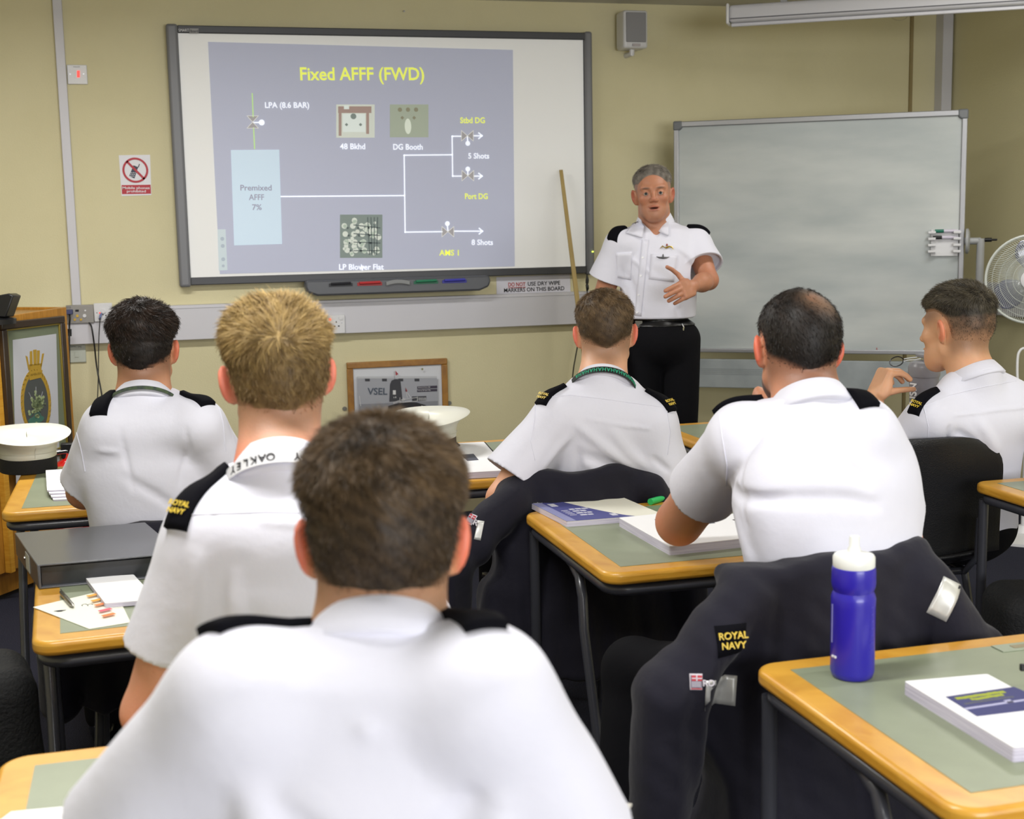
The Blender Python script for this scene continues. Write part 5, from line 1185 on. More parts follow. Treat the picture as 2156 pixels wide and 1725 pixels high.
# loose papers, pad, tabs and pen on the left desk
q = [O(*p) for p in ((188, 1326), (243, 1300), (180, 1249), (70, 1280))]
tp = thing('paper_sheet', 'cream sheet of paper overhanging the left desk edge under a pen', 'paper', tuple(q[0])); o = MB().prism([tuple(p[:2]) for p in (q[0], O(275, 1312), O(240, 1240), q[3])], DZ+.0005, DZ+.0015).build('sheet', mat('cream_paper', 'e9e9da', .8), tp)
bl = onz(126, 1287, DZ+.0015); b = MB(); b.prism([(bl[0]+.010*math.cos(a_)*(1+.4*math.sin(3*a_)), bl[1]+.006*math.sin(a_)) for a_ in np.linspace(0, 2*PI, 14)[:-1]], DZ+.0014, DZ+.002); b.build('ink_blot', INK, o)
for xx in (178, 190): c = onz(xx, 1276, DZ); b = MB(); b.prism([(c[0]+.006*math.cos(a_), c[1]+.008*math.sin(a_)) for a_ in np.linspace(0, 4, 8)]+[(c[0]+.0045*math.cos(a_), c[1]+.0065*math.sin(a_)) for a_ in np.linspace(4, 0, 8)], DZ+.0014, DZ+.002); b.build('ink_curl', INK, o)
t, o, Mx, w_, l_ = booklet('white pad of paper partly under the arm of the blond person', O(222, 1282), O(330, 1274), O(181, 1228), DZ+.002, .010, 'pad')
for k, (cx, cy, col_) in enumerate(((197, 1247, 'e8a020'), (206, 1257, 'e8a020'), (213, 1266, 'e87a30'), (222, 1278, 'e0556a'), (229, 1288, 'e87a30'))):
    c = onz(cx, cy, DZ+.012); tag(MB().box(-.014, .012, -.006, .006, -.0065, -.0057, Matrix.Translation(tuple(c)) @ Matrix.Rotation(.5, 4, 'Z')).build('index_tab', mat('tab_'+col_, col_, .6)), ['topmost orange sticky tab on the white pad', 'second orange sticky tab on the white pad', 'middle coral sticky tab on the white pad', 'pink sticky tab on the white pad', 'lowest coral sticky tab on the white pad'][k], 'sticky tab', 'sticky tabs on the pad')
a_, b_ = onz(128, 1247, DZ+.007), onz(154, 1277, DZ+.007); pn = thing('ballpoint_pen', 'silver ballpoint pen lying on the cream sheet of paper', 'pen', tuple(a_))
MB().tube([a_, a_+(b_-a_)*.1, a_+(b_-a_)*.9, b_], [.003, .0048, .0048, .0015], 12).build('barrel', mat('pen_silver', '8d8a84', .25, metal=.8), pn, smooth=True); MB().tube([a_+A(0, 0, .006), a_+(b_-a_)*.35+A(0, 0, .006)], .001, 6).build('clip', CHROME, pn)
# bottom-left desk papers
MBp = lambda: None
q = [O(*p) for p in ((-80, 1790), (160, 1760), (150, 1700), (24, 1712))]
t = thing('paper_sheet', 'white sheet on the bottom left desk by the sleeve', 'paper', tuple(q[3])); MB().prism([tuple(p[:2]) for p in q], DZ, DZ+.002).build('sheet', PAPER, t)
q = [O(*p) for p in ((1250, 1718), (1310, 1730), (1331, 1697), (1262, 1688))]
t = thing('card_sheet', 'pale card jutting past the right end of the nearest desk', 'card', tuple(q[0])); MB().prism([tuple(p[:2]) for p in q], DZ, DZ+.003).build('sheet', mat('pale_card', 'b9b6ac', .7), t)
# ------------------------------------------------------------------ blue sports bottle
bc = onz(1794, 1424, DZ); s_ = .0355/.036
bt = thing('sports_bottle', 'deep blue squeeze bottle with white pull top on the bottom right desk', 'bottle', tuple(bc))
BL = mat('blue_bottle', '2a1fa0', .32, sss=.05, coat=.15)
R_ = .0365
MB().lathe([(.030, 0), (.034, .003), (R_, .012), (R_, .125), (R_*1.01, .137), (R_*.97, .143), (R_*.90, .149), (R_*.97, .156), (R_*1.0, .163), (R_*.99, .185), (R_*.96, .190), (.030, .193)], tuple(bc), 56).build('bottle_body', BL, bt, smooth=True)
MB().lathe([(.0335, .190), (.0345, .192), (.0345, .207), (.032, .211), (.018, .214), (.011, .216), (.0105, .222), (.0085, .225), (.0085, .240), (.0075, .242), (.003, .243)], tuple(bc), 48).build('bottle_lid', mat('lid_white', 'e6e8e4', .35), bt, smooth=True)
va = math.atan2(-bc[1], -bc[0]) # direction to the lens
def onbottle(name, s, da, z, h, m, rz=0.):
    an = va+da; n_ = A(math.cos(an), math.sin(an), 0); text(name, s, frame(bc+n_*(R_+.0004)+A(0, 0, z), np.cross(A(0, 0, 1), n_), A(0, 0, 1), n_), h, m, bt, bold=.0003, ext=.0008)
onbottle('bottle_lettering', 'oro', -.95, .040, .006, PAPER)
an = va-1.15; n_ = A(math.cos(an), math.sin(an), 0); MB().box(-.0008, .0008, -.033, .033, -.0005, .001, frame(bc+n_*R_+A(0, 0, .095), np.cross(A(0, 0, 1), n_), A(0, 0, 1), n_)).build('volume_strip', mat('strip_pale', '9a9ad0', .5), bt)
b = MB()
for k in range(7): an = va+1.05; n_ = A(math.cos(an), math.sin(an), 0); b.box(-.006, .002, -.0006, .0006, 0, .0008, frame(bc+n_*R_+A(0, 0, .055+.012*k), np.cross(A(0, 0, 1), n_), A(0, 0, 1), n_))
b.build('volume_marks', mat('mark_blue', '4a44b4', .4), bt)
# ------------------------------------------------------------------ grey shaker
sc_ = dep(1944, 860, 4.30); sc_ = A(sc_[0], sc_[1], DZ); zt = dep(1944, 748, 4.30)[2]; Hs = zt-DZ
sk = thing('shaker_bottle', 'grey shaker bottle with white vertical lettering in front of the person in profile', 'bottle', tuple(sc_))
SG = mat('shaker_grey', '86868e', .4); SG2 = mat('shaker_lid', '8b8b92', .35)
MB().lathe([(.036, 0), (.038, .004), (.047, Hs-.062), (.047, Hs-.060)], tuple(sc_), 48).build('shaker_body', SG, sk, smooth=True)
MB().lathe([(.049, Hs-.066), (.0505, Hs-.06), (.0505, Hs-.035), (.048, Hs-.028), (.043, Hs-.020), (.030, Hs-.016), (.01, Hs-.014)], tuple(sc_), 48).build('shaker_lid', SG2, sk, smooth=True)
MB().lathe([(.016, Hs-.02), (.015, Hs-.002), (.013, Hs)], (sc_[0]+.0, sc_[1]-.022, sc_[2]), 24).build('spout', SG2, sk, smooth=True); MB().box(-.012, .012, -.03, .035, Hs-.006, Hs+.004, Matrix.Translation(tuple(sc_))).build('flip_cap', SG2, sk, bevel=.003)
vv = math.atan2(-sc_[1], -sc_[0]); an = vv-.75; n_ = A(math.cos(an), math.sin(an), 0); text('shaker_lettering', 'USN', frame(sc_+n_*.0450+A(0, 0, Hs-.118), A(0, 0, 1), np.cross(n_, A(0, 0, 1)), n_), .026, PAPER, sk, bold=.0015, ext=.003)
# glasses held by the man in profile
gc = dep(1905, 757, 4.02); e1 = nrm(_R2*.9+_U2*.25-_F*.2); e2 = nrm(np.cross(_F, e1)); gl = thing('spectacles', 'dark rimmed spectacles with clear arm tips held in raised hand', 'glasses', tuple(gc))
def gring(c, rx, ry): return [c+e1*rx*math.cos(q)+e2*ry*math.sin(q) for q in np.linspace(0, 2*PI, 25)]
MB().tube(gring(gc-e1*.022+_F*.01, .020, .014), .0018, 6, cap=False).build('rim', BLACKP, gl, smooth=True)
MB().tube([gc-e1*.005+e2*.004, gc+e1*.012+e2*.005, gc+e1*.028+e2*.009, gc+e1*.046+e2*.010], .0016, 6).build('arm', mat('clear_arm', 'b9bcc0', .2), gl, smooth=True); MB().tube([gc-e1*.002-e2*.002, gc+e1*.02, gc+e1*.036+e2*.003], .0016, 6).build('arm', mat('clear_arm', 'b9bcc0', .2), gl, smooth=True)
# ------------------------------------------------------------------ wooden cabinet with the framed crest
PLf = dep(4, 680, 5.38); PRt = dep(137, 665, 5.75); ex = nrm((PRt-PLf)*A(1, 1, 0)); CF = PF(A(PLf[0], PLf[1], 0), ex); CB = PF(A(PLf[0], PLf[1], 0)-CF.ez*.05, ex)
u1 = CB.loc(150, 800)[0]; zt = CB.loc(136, 647)[1]
cb = thing('wooden_cabinet', 'oak veneered cabinet at the left edge behind the framed crest', 'cabinet', tuple(CB.o))
MB().box(-.50, u1, -.015, zt-.02+.0, -.42, 0, None).s if 0 else None
b = MB(); b.prism([(-.50, .12), (u1, .12), (u1, zt), (-.50, zt-.03)], -.022, 0, CB.M); b.build('front_panel', WOODC, cb, bevel=.003)
b = MB(); b.prism([(u1-.022, .0), (u1, .0), (u1, zt), (u1-.022, zt)], -.45, -.022, CB.M); b.build('side_panel', WOODC, cb, bevel=.003); b = MB(); b.prism([(-.5, .0), (-.478, .0), (-.478, zt-.03), (-.5, zt-.03)], -.45, -.022, CB.M); b.build('side_panel', WOODC, cb, bevel=.003)
b = MB(); b.prism([(-.5, zt-.06), (u1-.022, zt-.03), (u1-.022, zt-.01), (-.5, zt-.04)], -.45, -.022, CB.M); b.build('top_panel', WOODC, cb); MB().prism([(-.478, .02), (u1-.022, .02), (u1-.022, .12), (-.478, .12)], -.06, -.04, CB.M).build('plinth', WOODC, cb)
MB().prism([(-.03, .12), (.0, .12), (.0, zt-.04), (-.03, zt-.04)], 0, .03, CB.M).build('vertical_lipping', BEECH, cb, bevel=.003)
# framed crest standing against it
u1, v1 = CF.loc(137, 665); v0 = v1-.60; fcst = thing('framed_crest', 'dark framed picture of a ship crest on green mount leaning at the left', 'framed picture', tuple(CF.o+A(0, 0, v0)))
def pframe(F_, par, u0, v0, u1, v1, wd, dp, m, name='frame'):
    b = MB()
    for P in ([(u0, v1-wd), (u1, v1-wd), (u1, v1), (u0, v1)], [(u0, v0), (u1, v0), (u1, v0+wd), (u0, v0+wd)], [(u0, v0+wd), (u0+wd, v0+wd), (u0+wd, v1-wd), (u0, v1-wd)], [(u1-wd, v0+wd), (u1, v0+wd), (u1, v1-wd), (u1-wd, v1-wd)]): b.prism(P, dp[0], dp[1], F_.M)
    return b.build(name, m, par, bevel=min(.004, wd/4))
pframe(CF, fcst, .0, v0, u1, v1, .030, (-.03, 0), mat('dark_walnut', '33261c', .4, coat=.3)); pframe(CF, fcst, .030, v0+.030, u1-.030, v1-.030, .006, (-.02, -.004), mat('gilt_slip', '8f7d35', .4, metal=.4), 'gilt_slip')
MB().prism([(.03, v0+.03), (u1-.03, v0+.03), (u1-.03, v1-.03), (.03, v1-.03)], -.022, -.012, CF.M).build('green_mount', mat('mount_green', '6b735c', .8), fcst)
MC = PF(CF.o-CF.ez*.0115, ex); pa = MC.poly('picture_sheet', [(26.5, 716), (118, 703), (126, 1000), (34, 1020)], mat('crest_paper', 'b7b8bd', .8), fcst, off=0, th=.001)
GO = mat('crest_gold', 'a9882c', .6); GR = mat('crest_grey', '474a48', .7); TL = mat('crest_teal', '3d6a5c', .7)
cc = MC.loc(74.5, 850); ky = abs(MC.loc(74.5, 790)[1]-MC.loc(74.5, 910)[1])/120; kx = abs(MC.loc(45, 850)[0]-MC.loc(105, 850)[0])/60
E_ = lambda cx, cy, rx, ry, n=40: [(MC.loc(cx, cy)[0]+rx*kx*math.cos(q), MC.loc(cx, cy)[1]+ry*ky*math.sin(q)) for q in np.linspace(0, 2*PI, n+1)[:-1]]
MC.poly('rope_oval', E_(75.5, 848, 32, 72), GO, pa, off=.001, px=False); MC.poly('crest_field', E_(75.5, 850, 25.5, 61), GR, pa, off=.002, px=False)
rp = MB()
for k in range(34):
    q = 2*PI*k/34; c0 = (MC.loc(75.5, 848)[0]+28.8*kx*math.cos(q), MC.loc(75.5, 848)[1]+66.5*ky*math.sin(q)); c1 = (MC.loc(75.5, 848)[0]+31.5*kx*math.cos(q+.09), MC.loc(75.5, 848)[1]+71*ky*math.sin(q+.09)); rp.tube([(c0[0], c0[1], .0025), (c1[0], c1[1], .0025)], .0016, 6, M=MC.M)
rp.build('rope_strands', mat('crest_gold_dark', '7d6420', .6), pa)
MC.poly('name_plate', [(60, 782), (88, 779), (86, 795), (61, 801)], GO, pa, off=.003); MC.txt('crest_lettering', 'AMBUSH', 62, 85, 790, 5, mat('crest_gold_dark', '7d6420', .6), pa, off=.0042, y1=786)
MC.mpoly('crown', [[(53, 749), (57, 751), (62, 778), (59, 780)], [(62, 740), (67, 739), (68, 770), (62, 772)], [(69, 737), (76, 736), (76, 769), (70, 770)], [(77, 738), (83, 738), (82, 769), (77, 769)], [(88, 745), (92, 744), (87, 772), (84, 772)], [(60, 768), (87, 765), (86, 780), (61, 783)]], GO, pa, off=.0015)
rr = random.Random(4)
MC.mpoly('bush_stems', [MC.line((75, 858), (75+dx_, 858+dy), 2) for dx_, dy in ((-12, 18), (10, 18), (0, 20), (-6, 26), (6, 24))], TL, pa, off=.0028, px=False)
MC.mpoly('bush_leaves', [E_(75+rr.gauss(0, 7.5), 853+rr.gauss(0, 11), 2.6, 3.4, 8) for _ in range(70)], mat('crest_leaf', '93a074', .7), pa, off=.0034, px=False); MC.mpoly('bush_leaves', [E_(75+rr.gauss(0, 7), 855+rr.gauss(0, 10), 1.6, 2.4, 6) for _ in range(40)], mat('crest_leaf_dark', '5d6a4a', .7), pa, off=.005, px=False)
MC.poly('crest_mound', E_(75, 884, 17, 8, 24), TL, pa, off=.0026, px=False); MC.mpoly('spears', [MC.line((64, 838), (59, 827), 1.2), MC.line((74, 832), (74, 815), 1.2), MC.line((85, 836), (88, 825), 1.2)], mat('spear_grey', '9a9aa0', .6), pa, off=.0036, px=False)
# monitor on top of the cabinet
mm = dep(6, 645, 5.35); mt = thing('monitor', 'corner of a black monitor on the wooden cabinet at the left edge', 'monitor', tuple(mm))
q = [dep(x, y, 5.35) for x, y in ((-60, 632), (18, 618), (28, 623), (12, 668), (-60, 664))]; V = q+[p+_F*.09*A(1, 1, 0)+A(0, 0, -.004) for p in q]
MB().add(V, [(0, 4, 3, 2, 1), (5, 6, 7, 8, 9)]+[(i, (i+1) % 5, (i+1) % 5+5, i+5) for i in range(5)]).build('monitor_housing', BLACKP, mt, bevel=.004); qb = dep(-15, 672, 5.39); MB().lathe([(.09, -.02), (.09, .0), (.03, .012), (.025, .05)], tuple(qb), 24).build('monitor_stand', BLACKP, mt, smooth=True)
# ------------------------------------------------------------------ framed ship photograph on the wall
SF = PF((0, WALLY-.025, 0), (1, 0, 0)); (u0, v1), (u1, _) = SF.loc(730, 764), SF.loc(942, 757); v1 = (SF.loc(730, 764)[1]+SF.loc(942, 755)[1])/2; v0 = v1-.40
sp = thing('framed_photograph', 'oak framed black and white submarine photograph on the wall under the board', 'framed picture', ((u0+u1)/2, WALLY, v0))
pframe(SF, sp, u0, v0, u1, v1, .032, (-.024, 0), WOODF, 'oak_frame'); MB().prism([(u0+.03, v0+.03), (u1-.03, v0+.03), (u1-.03, v1-.03), (u0+.03, v1-.03)], -.02, -.010, SF.M).build('mount_board', mat('mount_white', 'd4d6dc', .6), sp)
for (x_, y_) in ((727, 862), (948, 850)): u_, v_ = SF.loc(x_, y_); MB().prism([(u_+.011*math.cos(q)*1.1, v_+.011*math.sin(q)) for q in np.linspace(0, 2*PI, 17)[:-1]], -.024, -.02, SF.M).build('mirror_plate', mat('plate_grey', '7d7d75', .5, metal=.5), sp)
PP = PF((0, WALLY-.034, 0), (1, 0, 0)); X_ = lambda a_, b_: (720+a_/5.75, 740+b_/5.75)
def PR_(*pts): return [X_(*p) for p in pts]
G1, G2, G3, G4 = mat('photo_grey_light', 'a3a5ad', .7), mat('photo_grey_mid', '85878f', .7), mat('photo_grey_dark', '3f4046', .7), mat('photo_black', '26262b', .7)
px_ = PP.poly('photo_print', PR_((185, 305), (1148, 305), (1165, 1010), (205, 1010)), G1, sp)
PP.poly('roof_line', PR_((187, 305), (1148, 300), (1148, 325), (187, 330)), mat('photo_sky', 'bfc1c6', .7), px_, off=.0012)
PP.mpoly('windows', [PR_((x_, 330), (x_+58, 330), (x_+60, 362), (x_+2, 362)) for x_ in (277, 484, 682, 877)], G3, px_, off=.0014)
PP.poly('lower_wall', PR_((205, 640), (1160, 600), (1165, 1010), (208, 1010)), G2, px_, off=.0012)
PP.poly('conning_tower', PR_((572, 610), (580, 400), (598, 355), (640, 335), (690, 338), (708, 365), (730, 570), (720, 600)), G3, px_, off=.0020); PP.mpoly('tower_marks', [PR_((615, 470), (650, 470), (650, 522), (615, 522)), PR_((625, 550), (632, 550), (632, 565), (625, 565)), PR_((646, 545), (654, 545), (654, 565), (646, 565))], mat('photo_white_', 'd9d9da', .7), px_, off=.0032)
PP.poly('hull', PR_((560, 660), (740, 612), (900, 618), (1010, 650), (1075, 730), (1080, 1000), (500, 1000)), G4, px_, off=.0018); PP.poly('dark_ship', PR_((1010, 660), (1160, 665), (1162, 708), (1040, 705)), G4, px_, off=.0016)
PP.txt('photo_lettering', 'VSEL', *[X_(308, 0)[0], X_(548, 0)[0]], X_(0, 488)[1], 14.5, mat('photo_slate', '4f5866', .7), px_, off=.003, bold=.0022)
PP.mpoly('caption_bars', [PR_((910, 424), (1152, 414), (1153, 444), (910, 454)), PR_((910, 462), (1152, 454), (1153, 482), (910, 492))], mat('caption_plum', '3a3444', .7), px_, off=.002)
PP.txt('caption_lettering', 'Ordered: 6 March 1982', X_(918, 0)[0], X_(1066, 0)[0], X_(0, 436)[1], 2.4, mat('photo_white_', 'd9d9da', .7), px_, off=.0032, y1=X_(0, 433)[1]); PP.txt('caption_lettering', 'Named: 20 April 1992', X_(918, 0)[0], X_(1072, 0)[0], X_(0, 474)[1], 2.4, mat('photo_white_', 'd9d9da', .7), px_, off=.0032, y1=X_(0, 470)[1])
PP.mpoly('railings', [PP.line(X_(*a_), X_(*b_), .9) for a_, b_ in (((620, 618), (760, 570)), ((620, 632), (760, 585)), ((700, 590), (915, 556)), ((700, 620), (915, 600)), ((765, 440), (790, 560)), ((790, 500), (830, 560)), ((700, 560), (700, 625)), ((740, 560), (740, 620)), ((912, 550), (912, 600)), ((210, 540), (225, 660)))], mat('photo_white_', 'd9d9da', .7), px_, off=.0036, px=False)
PP.poly('doorway', PR_((845, 545), (1020, 540), (1020, 595), (850, 605)), G3, px_, off=.0022); PP.mpoly('doorway_people', [PP.line(X_(930+16*i, 560), X_(932+16*i, 592), 1.0) for i in range(6)], mat('photo_white_', 'd9d9da', .7), px_, off=.0034, px=False)
PP.poly('pennant', PR_((960, 655), (1060, 690), (1085, 740), (965, 705)), mat('photo_white_', 'd9d9da', .7), px_, off=.0036); PP.txt('pennant_lettering', 'VSEL', X_(972, 0)[0], X_(1062, 0)[0], X_(0, 692)[1], 3.8, G3, px_, off=.0048, y1=X_(0, 712)[1])
PP.mpoly('flags', [PR_((645, 232), (682, 275), (650, 292)), PR_((765, 432), (790, 480), (770, 490)), PR_((890, 660), (880, 700), (860, 695))], mat('flag_red_', 'a8424a', .7), px_, off=.0036); PP.mpoly('masts', [PP.line(X_(632, 240), X_(636, 335), .6)], G2, px_, off=.003, px=False)
PP.mpoly('corner_marks', [PP.disc(*X_(973, 215), 2.2), PR_((960, 235), (990, 235), (985, 270), (962, 268))][:1], mat('mark_olive', '8f8f6a', .7), sp, off=-.0005, px=False)
# ------------------------------------------------------------------ fire extinguisher
eb = dep(152, 1050, 5.35); eb = A(eb[0], eb[1], 0); fe_ = thing('fire_extinguisher', 'red fire extinguisher standing on the floor beside the wooden cabinet', 'fire extinguisher', tuple(eb)); ztop = dep(140, 962, 5.35)[2]
MB().lathe([(.070, 0), (.078, .01), (.078, ztop-.10), (.072, ztop-.05), (.05, ztop-.015), (.025, ztop), (.022, ztop+.02)], tuple(eb), 40).build('cylinder', REDP, fe_, smooth=True)
MB().box(-.075, .02, -.018, .018, ztop+.02, ztop+.035, Matrix.Translation(tuple(eb)) @ Matrix.Rotation(.3, 4, 'Z')).build('lever', CHROME, fe_, bevel=.003); MB().box(-.03, .03, -.02, .02, ztop+.0, ztop+.06, Matrix.Translation(tuple(eb))).build('valve_head', BLACKP, fe_, bevel=.004)
ve = math.atan2(-eb[1], -eb[0]); lb = MB(); 
def onc(b, a0, a1, z0, z1, r0=.0785):
    n = 8; V = [((r0+k*.0006)*math.cos(ve+a0+(a1-a0)*i/n)+eb[0], (r0+k*.0006)*math.sin(ve+a0+(a1-a0)*i/n)+eb[1], z) for k in (0, 1) for i in range(n+1) for z in (z0, z1)]; m_ = 2*(n+1)
    b.add(V, [(m_+2*i, m_+2*i+2, m_+2*i+3, m_+2*i+1) for i in range(n)]+[(2*i, 2*i+1, 2*i+3, 2*i+2) for i in range(n)]); return b
for k in range(5): onc(lb, -1.25, -.85, .30-.075*k+.05, .36-.075*k+.05)
lb.build('white_labels', PAPER, fe_); lb = MB(); rr = random.Random(2)
for k in range(22): onc(lb, -.55, .1+.4*rr.random(), .40-.013*k, .405-.013*k)
lb.build('small_print', mat('print_pink', 'd9a09a', .6), fe_)
MB().tube([A(0, 0, ztop+.03)+eb, A(.07, -.03, ztop+.0)+eb, A(.10, -.03, ztop-.12)+eb, A(.095, -.02, .15)+eb], .011, 10).build('hose', BLACKP, fe_, smooth=True)
# ------------------------------------------------------------------ bags on the floor
BAGM = mat('black_bag_cloth', '0e0f11', .8, bump=.5, bscale=120)
def bag(label, c, hs_, rz, seed):
    t = thing('rucksack', label, 'bag', tuple(c)); Rz = np.array(Matrix.Rotation(rz, 3, 'Z')); cc = A(*c)+A(0, 0, hs_[2]+.02)
    f0 = rbox(cc, hs_, .06, Rz); f1 = rbox(cc+Rz@A(0, -hs_[1], -hs_[2]*.35), (hs_[0]*.75, .05, hs_[2]*.5), .03, Rz); f = lambda p: smin(f0(p), f1(p), .02)+.010*noise((p-cc), 16, seed, 6)
    V, Fq = surf(f, cc-A(.4, .4, hs_[2]+.08), cc+A(.4, .4, hs_[2]+.1), .009); V[:, 2] = np.maximum(V[:, 2], .004); mesh_np('bag_body', V, Fq, BAGM, t)
    MB().tube([cc+Rz@A(.045*math.cos(q), -.02, hs_[2]-.015+.035*math.sin(q)) for q in np.linspace(0, PI, 11)], .006, 8).build('grab_handle', BAGM, t, smooth=True)
    MB().tube([cc+Rz@A(-hs_[0]*.7, -hs_[1]-.045, hs_[2]*.1), cc+Rz@A(hs_[0]*.7, -hs_[1]-.045, hs_[2]*.1)], .004, 6).build('zip', mat('zip_grey', '4a4a4e', .4), t)
    return t
bag('black rucksack standing on the floor at the far left edge', (-.42, 2.98, 0), (.13, .13, .29), .2, 3)
bag('black rucksack on the floor under the desk at the right edge', (2.36, 3.05, 0), (.17, .12, .24), -.2, 7)
# ------------------------------------------------------------------ the people
X = A(1, 0, 0); Y = A(0, 1, 0); Z = A(0, 0, 1)
PROF = [(0, .170, .125, .0, 0), (.25, .160, .118, .0, 0), (.5, .170, .120, .0, 0), (.72, .185, .122, -.005, 0), (.86, .175, .108, -.005, 0), (.95, .12, .085, 0, 0), (1.0, .075, .06, 0, 0)]
def vdir(yaw): return A(math.cos(yaw), math.sin(yaw), 0)
def lanyard(root, R, m, name, txt=None, tm=None, w=.016, off=.021, z=-.006, th=.0022, span=2.2, reps=1):
    c0, fw, rt, cd, cr = R['c0'], R['fw'], R['rt'], R['cdir'], R['cr']; V = []; F = []; n = 60
    def pt(a, zz, o): 
        dz = -.05*(.5-.5*math.cos(a-PI))**1.5*0
        r = cr+off+o; return c0+rt*math.sin(a)*r*.97+fw*math.cos(a)*r*1.02+cd*(z+zz-.03*(0.5+.5*math.cos(a))**1.0)
    for k in range(n+1):
        a = PI-span+2*span*k/n
        V += [pt(a, w/2, 0), pt(a, w/2, th), pt(a, -w/2, th+.003), pt(a, -w/2, .003)]
    for k in range(n):
        for j in range(4): j2 = (j+1) % 4; F.append((k*4+j, k*4+j2, (k+1)*4+j2, (k+1)*4+j))
    F += [(3, 2, 1, 0), (n*4, n*4+1, n*4+2, n*4+3)]
    o = mesh_np(name, V, F, m, root, False)
    if txt:
        step = w*.62/(cr+off); tot = len(txt)*step; a = PI-tot/2
        for i, ch in enumerate(txt):
            ai = a+(i+.5)*step
            if ch == ' ': continue
            p = pt(ai, 0, th+.0022); out = nrm(rt*math.sin(ai)+fw*math.cos(ai)); tn = nrm(np.cross(cd, out))
            text('lanyard_letter' if 0 else 'lanyard_lettering', ch, frame(p, -tn, -cd, out), w*.6, tm, o, bold=.0003)
    return o
def up_from(nb, dx, dy, z): return A(nb[0]+dx, nb[1]+dy, z)
def seated(hip, R_, fw, kz=.50, spread=.10, L=.42, az=.09, foot=(.06, .06)):
    d = {}
    for s, sg, ft in (('l', -1, foot[0]), ('r', 1, foot[1])):
        k = hip+R_*sg*(.09+spread)+fw*L; k[2] = kz; a = k+fw*ft; a[2] = az; d['kn_'+s] = k; d['an_'+s] = a
    return d

# --- foreground man
nb = dep(800, 1378, 1.345); hip = A(nb[0]+.0, nb[1]-.08, .56)
P6 = dict(head=dep(806, 1135, 1.41), hr=rot(-.17, -.10, 0.02), hs=.97, neck=nb, hip=hip, right=X, fwd=Y, prof=[(s, a*1.04, b, c, d) for s, a, b, c, d in PROF],
          sh_l=dep(500, 1480, 1.27), sh_r=dep(1014, 1468, 1.285), elb_l=dep(228, 1830, 1.36), elb_r=dep(1222, 1850, 1.37), wr_l=dep(190, 1775, 1.58), wr_r=dep(900, 1790, 1.62),
          hairc='2e2319', hairt='7d6547', tone='dba27c', redc='e0735a', earred=1., style=dict(top_t=.020, side_t=.007, nape=-.125, side=-.055, rough=.003, crown=(.0, -.03), swirl=.5, point=2.0),
          nstr=30000, slen=.013, swid=.00030, lie=.62, seed=4, h=.0045, sleeve_l=.80, sleeve_r=.80, hs2=.0045, ep=(.012, .10), slr=(.066, .082), cr=.066, ch=1.0)
P6.update(seated(hip, X, Y))
P6['hands'] = [((P6['wr_l'], np.stack([nrm(A(1, -.1, 0)), nrm(A(.1, 1, 0)), Z], -1), 'l'), {}), ((P6['wr_r'], np.stack([nrm(A(-1, -.4, 0)), nrm(A(-.4, 1, 0)), Z], -1), 'r'), {})]
sl, sr = P6['sh_l'], P6['sh_r']
P6['folds'] = [(sl+A(.03, -.07, -.08), sl+A(.16, -.12, -.20), .014, -.007), (sl+A(.0, -.07, -.06), sl+A(.03, -.09, -.22), .016, .007), (sr+A(-.03, -.07, -.08), sr+A(-.15, -.12, -.19), .014, -.008), (sr+A(-.0, -.07, -.09), sr+A(-.02, -.08, -.24), .016, .008),
               (sl+A(.10, -.09, .00), sr+A(-.12, -.09, .0), .010, .0022), (sr+A(-.06, -.08, -.13), sr+A(-.10, -.10, -.28), .012, -.006)]
r6, R6 = person('seated person nearest the camera from behind, dark brown hair, white shirt, black epaulettes', 'person', P6, (hip[0], hip[1], 0))

# --- blond man behind on the left
nb = dep(590, 1012, 2.080); hip = A(nb[0]+.0, nb[1]+.05, .56)
P2 = dict(head=dep(582, 790, 2.150), hr=rot(.04, .06, -.04), hs=.97, neck=nb, hip=hip, right=nrm(X), fwd=Y, prof=PROF,
          sh_l=dep(445, 1122, 2.030), sh_r=dep(775, 1118, 2.050), elb_l=dep(318, 1500, 2.070), elb_r=dep(905, 1440, 2.170), wr_l=dep(420, 1500, 2.350), wr_r=dep(760, 1440, 2.400),
          hairc='6b5433', hairt='bb9f66', tone='dca084', redc='e07a62', neckred=.75, style=dict(top_t=.019, side_t=.006, nape=-.100, side=-.035, quiff=.010, rough=.0035, crown=(.0, -.055), comb=(0, .16, 0), point=1.0, clump=.6),
          nstr=22000, slen=.020, swid=.00045, lie=.82, seed=8, h=.0045, sleeve_l=.66, sleeve_r=.66, ep=(.035, .10), badge='ROYAL\nNAVY', bflip=-1, slr=(.064, .080), cr=.063, ch=1.3, earout=1.25)
P2.update(seated(hip, X, Y))
sl, sr = P2['sh_l'], P2['sh_r']
P2['folds'] = [(sl+A(.03, -.06, -.05), sl+A(.035, -.07, -.25), .012, .006), (sl+A(.055, -.06, -.12), sl+A(.12, -.11, -.24), .014, -.008), (sl+A(.03, -.07, -.17), sl+A(.10, -.11, -.20), .010, -.007), (sl+A(-.02, -.06, -.02), sl+A(-.04, -.07, -.20), .012, .004), (sl+A(.07, -.1, .045), sr+A(-.07, -.1, .045), .006, .003)]
r2, R2_ = person('blond seated person from behind, pink neck, white lettered lanyard, beside the grey folder', 'person', P2, (hip[0], hip[1], 0))
lanyard(r2, R2_, mat('white_lanyard', 'c9c9cc', .7), 'lanyard', 'OAKLEY  OAKLEY', INK, w=.021, off=.029, z=.004, span=1.9)

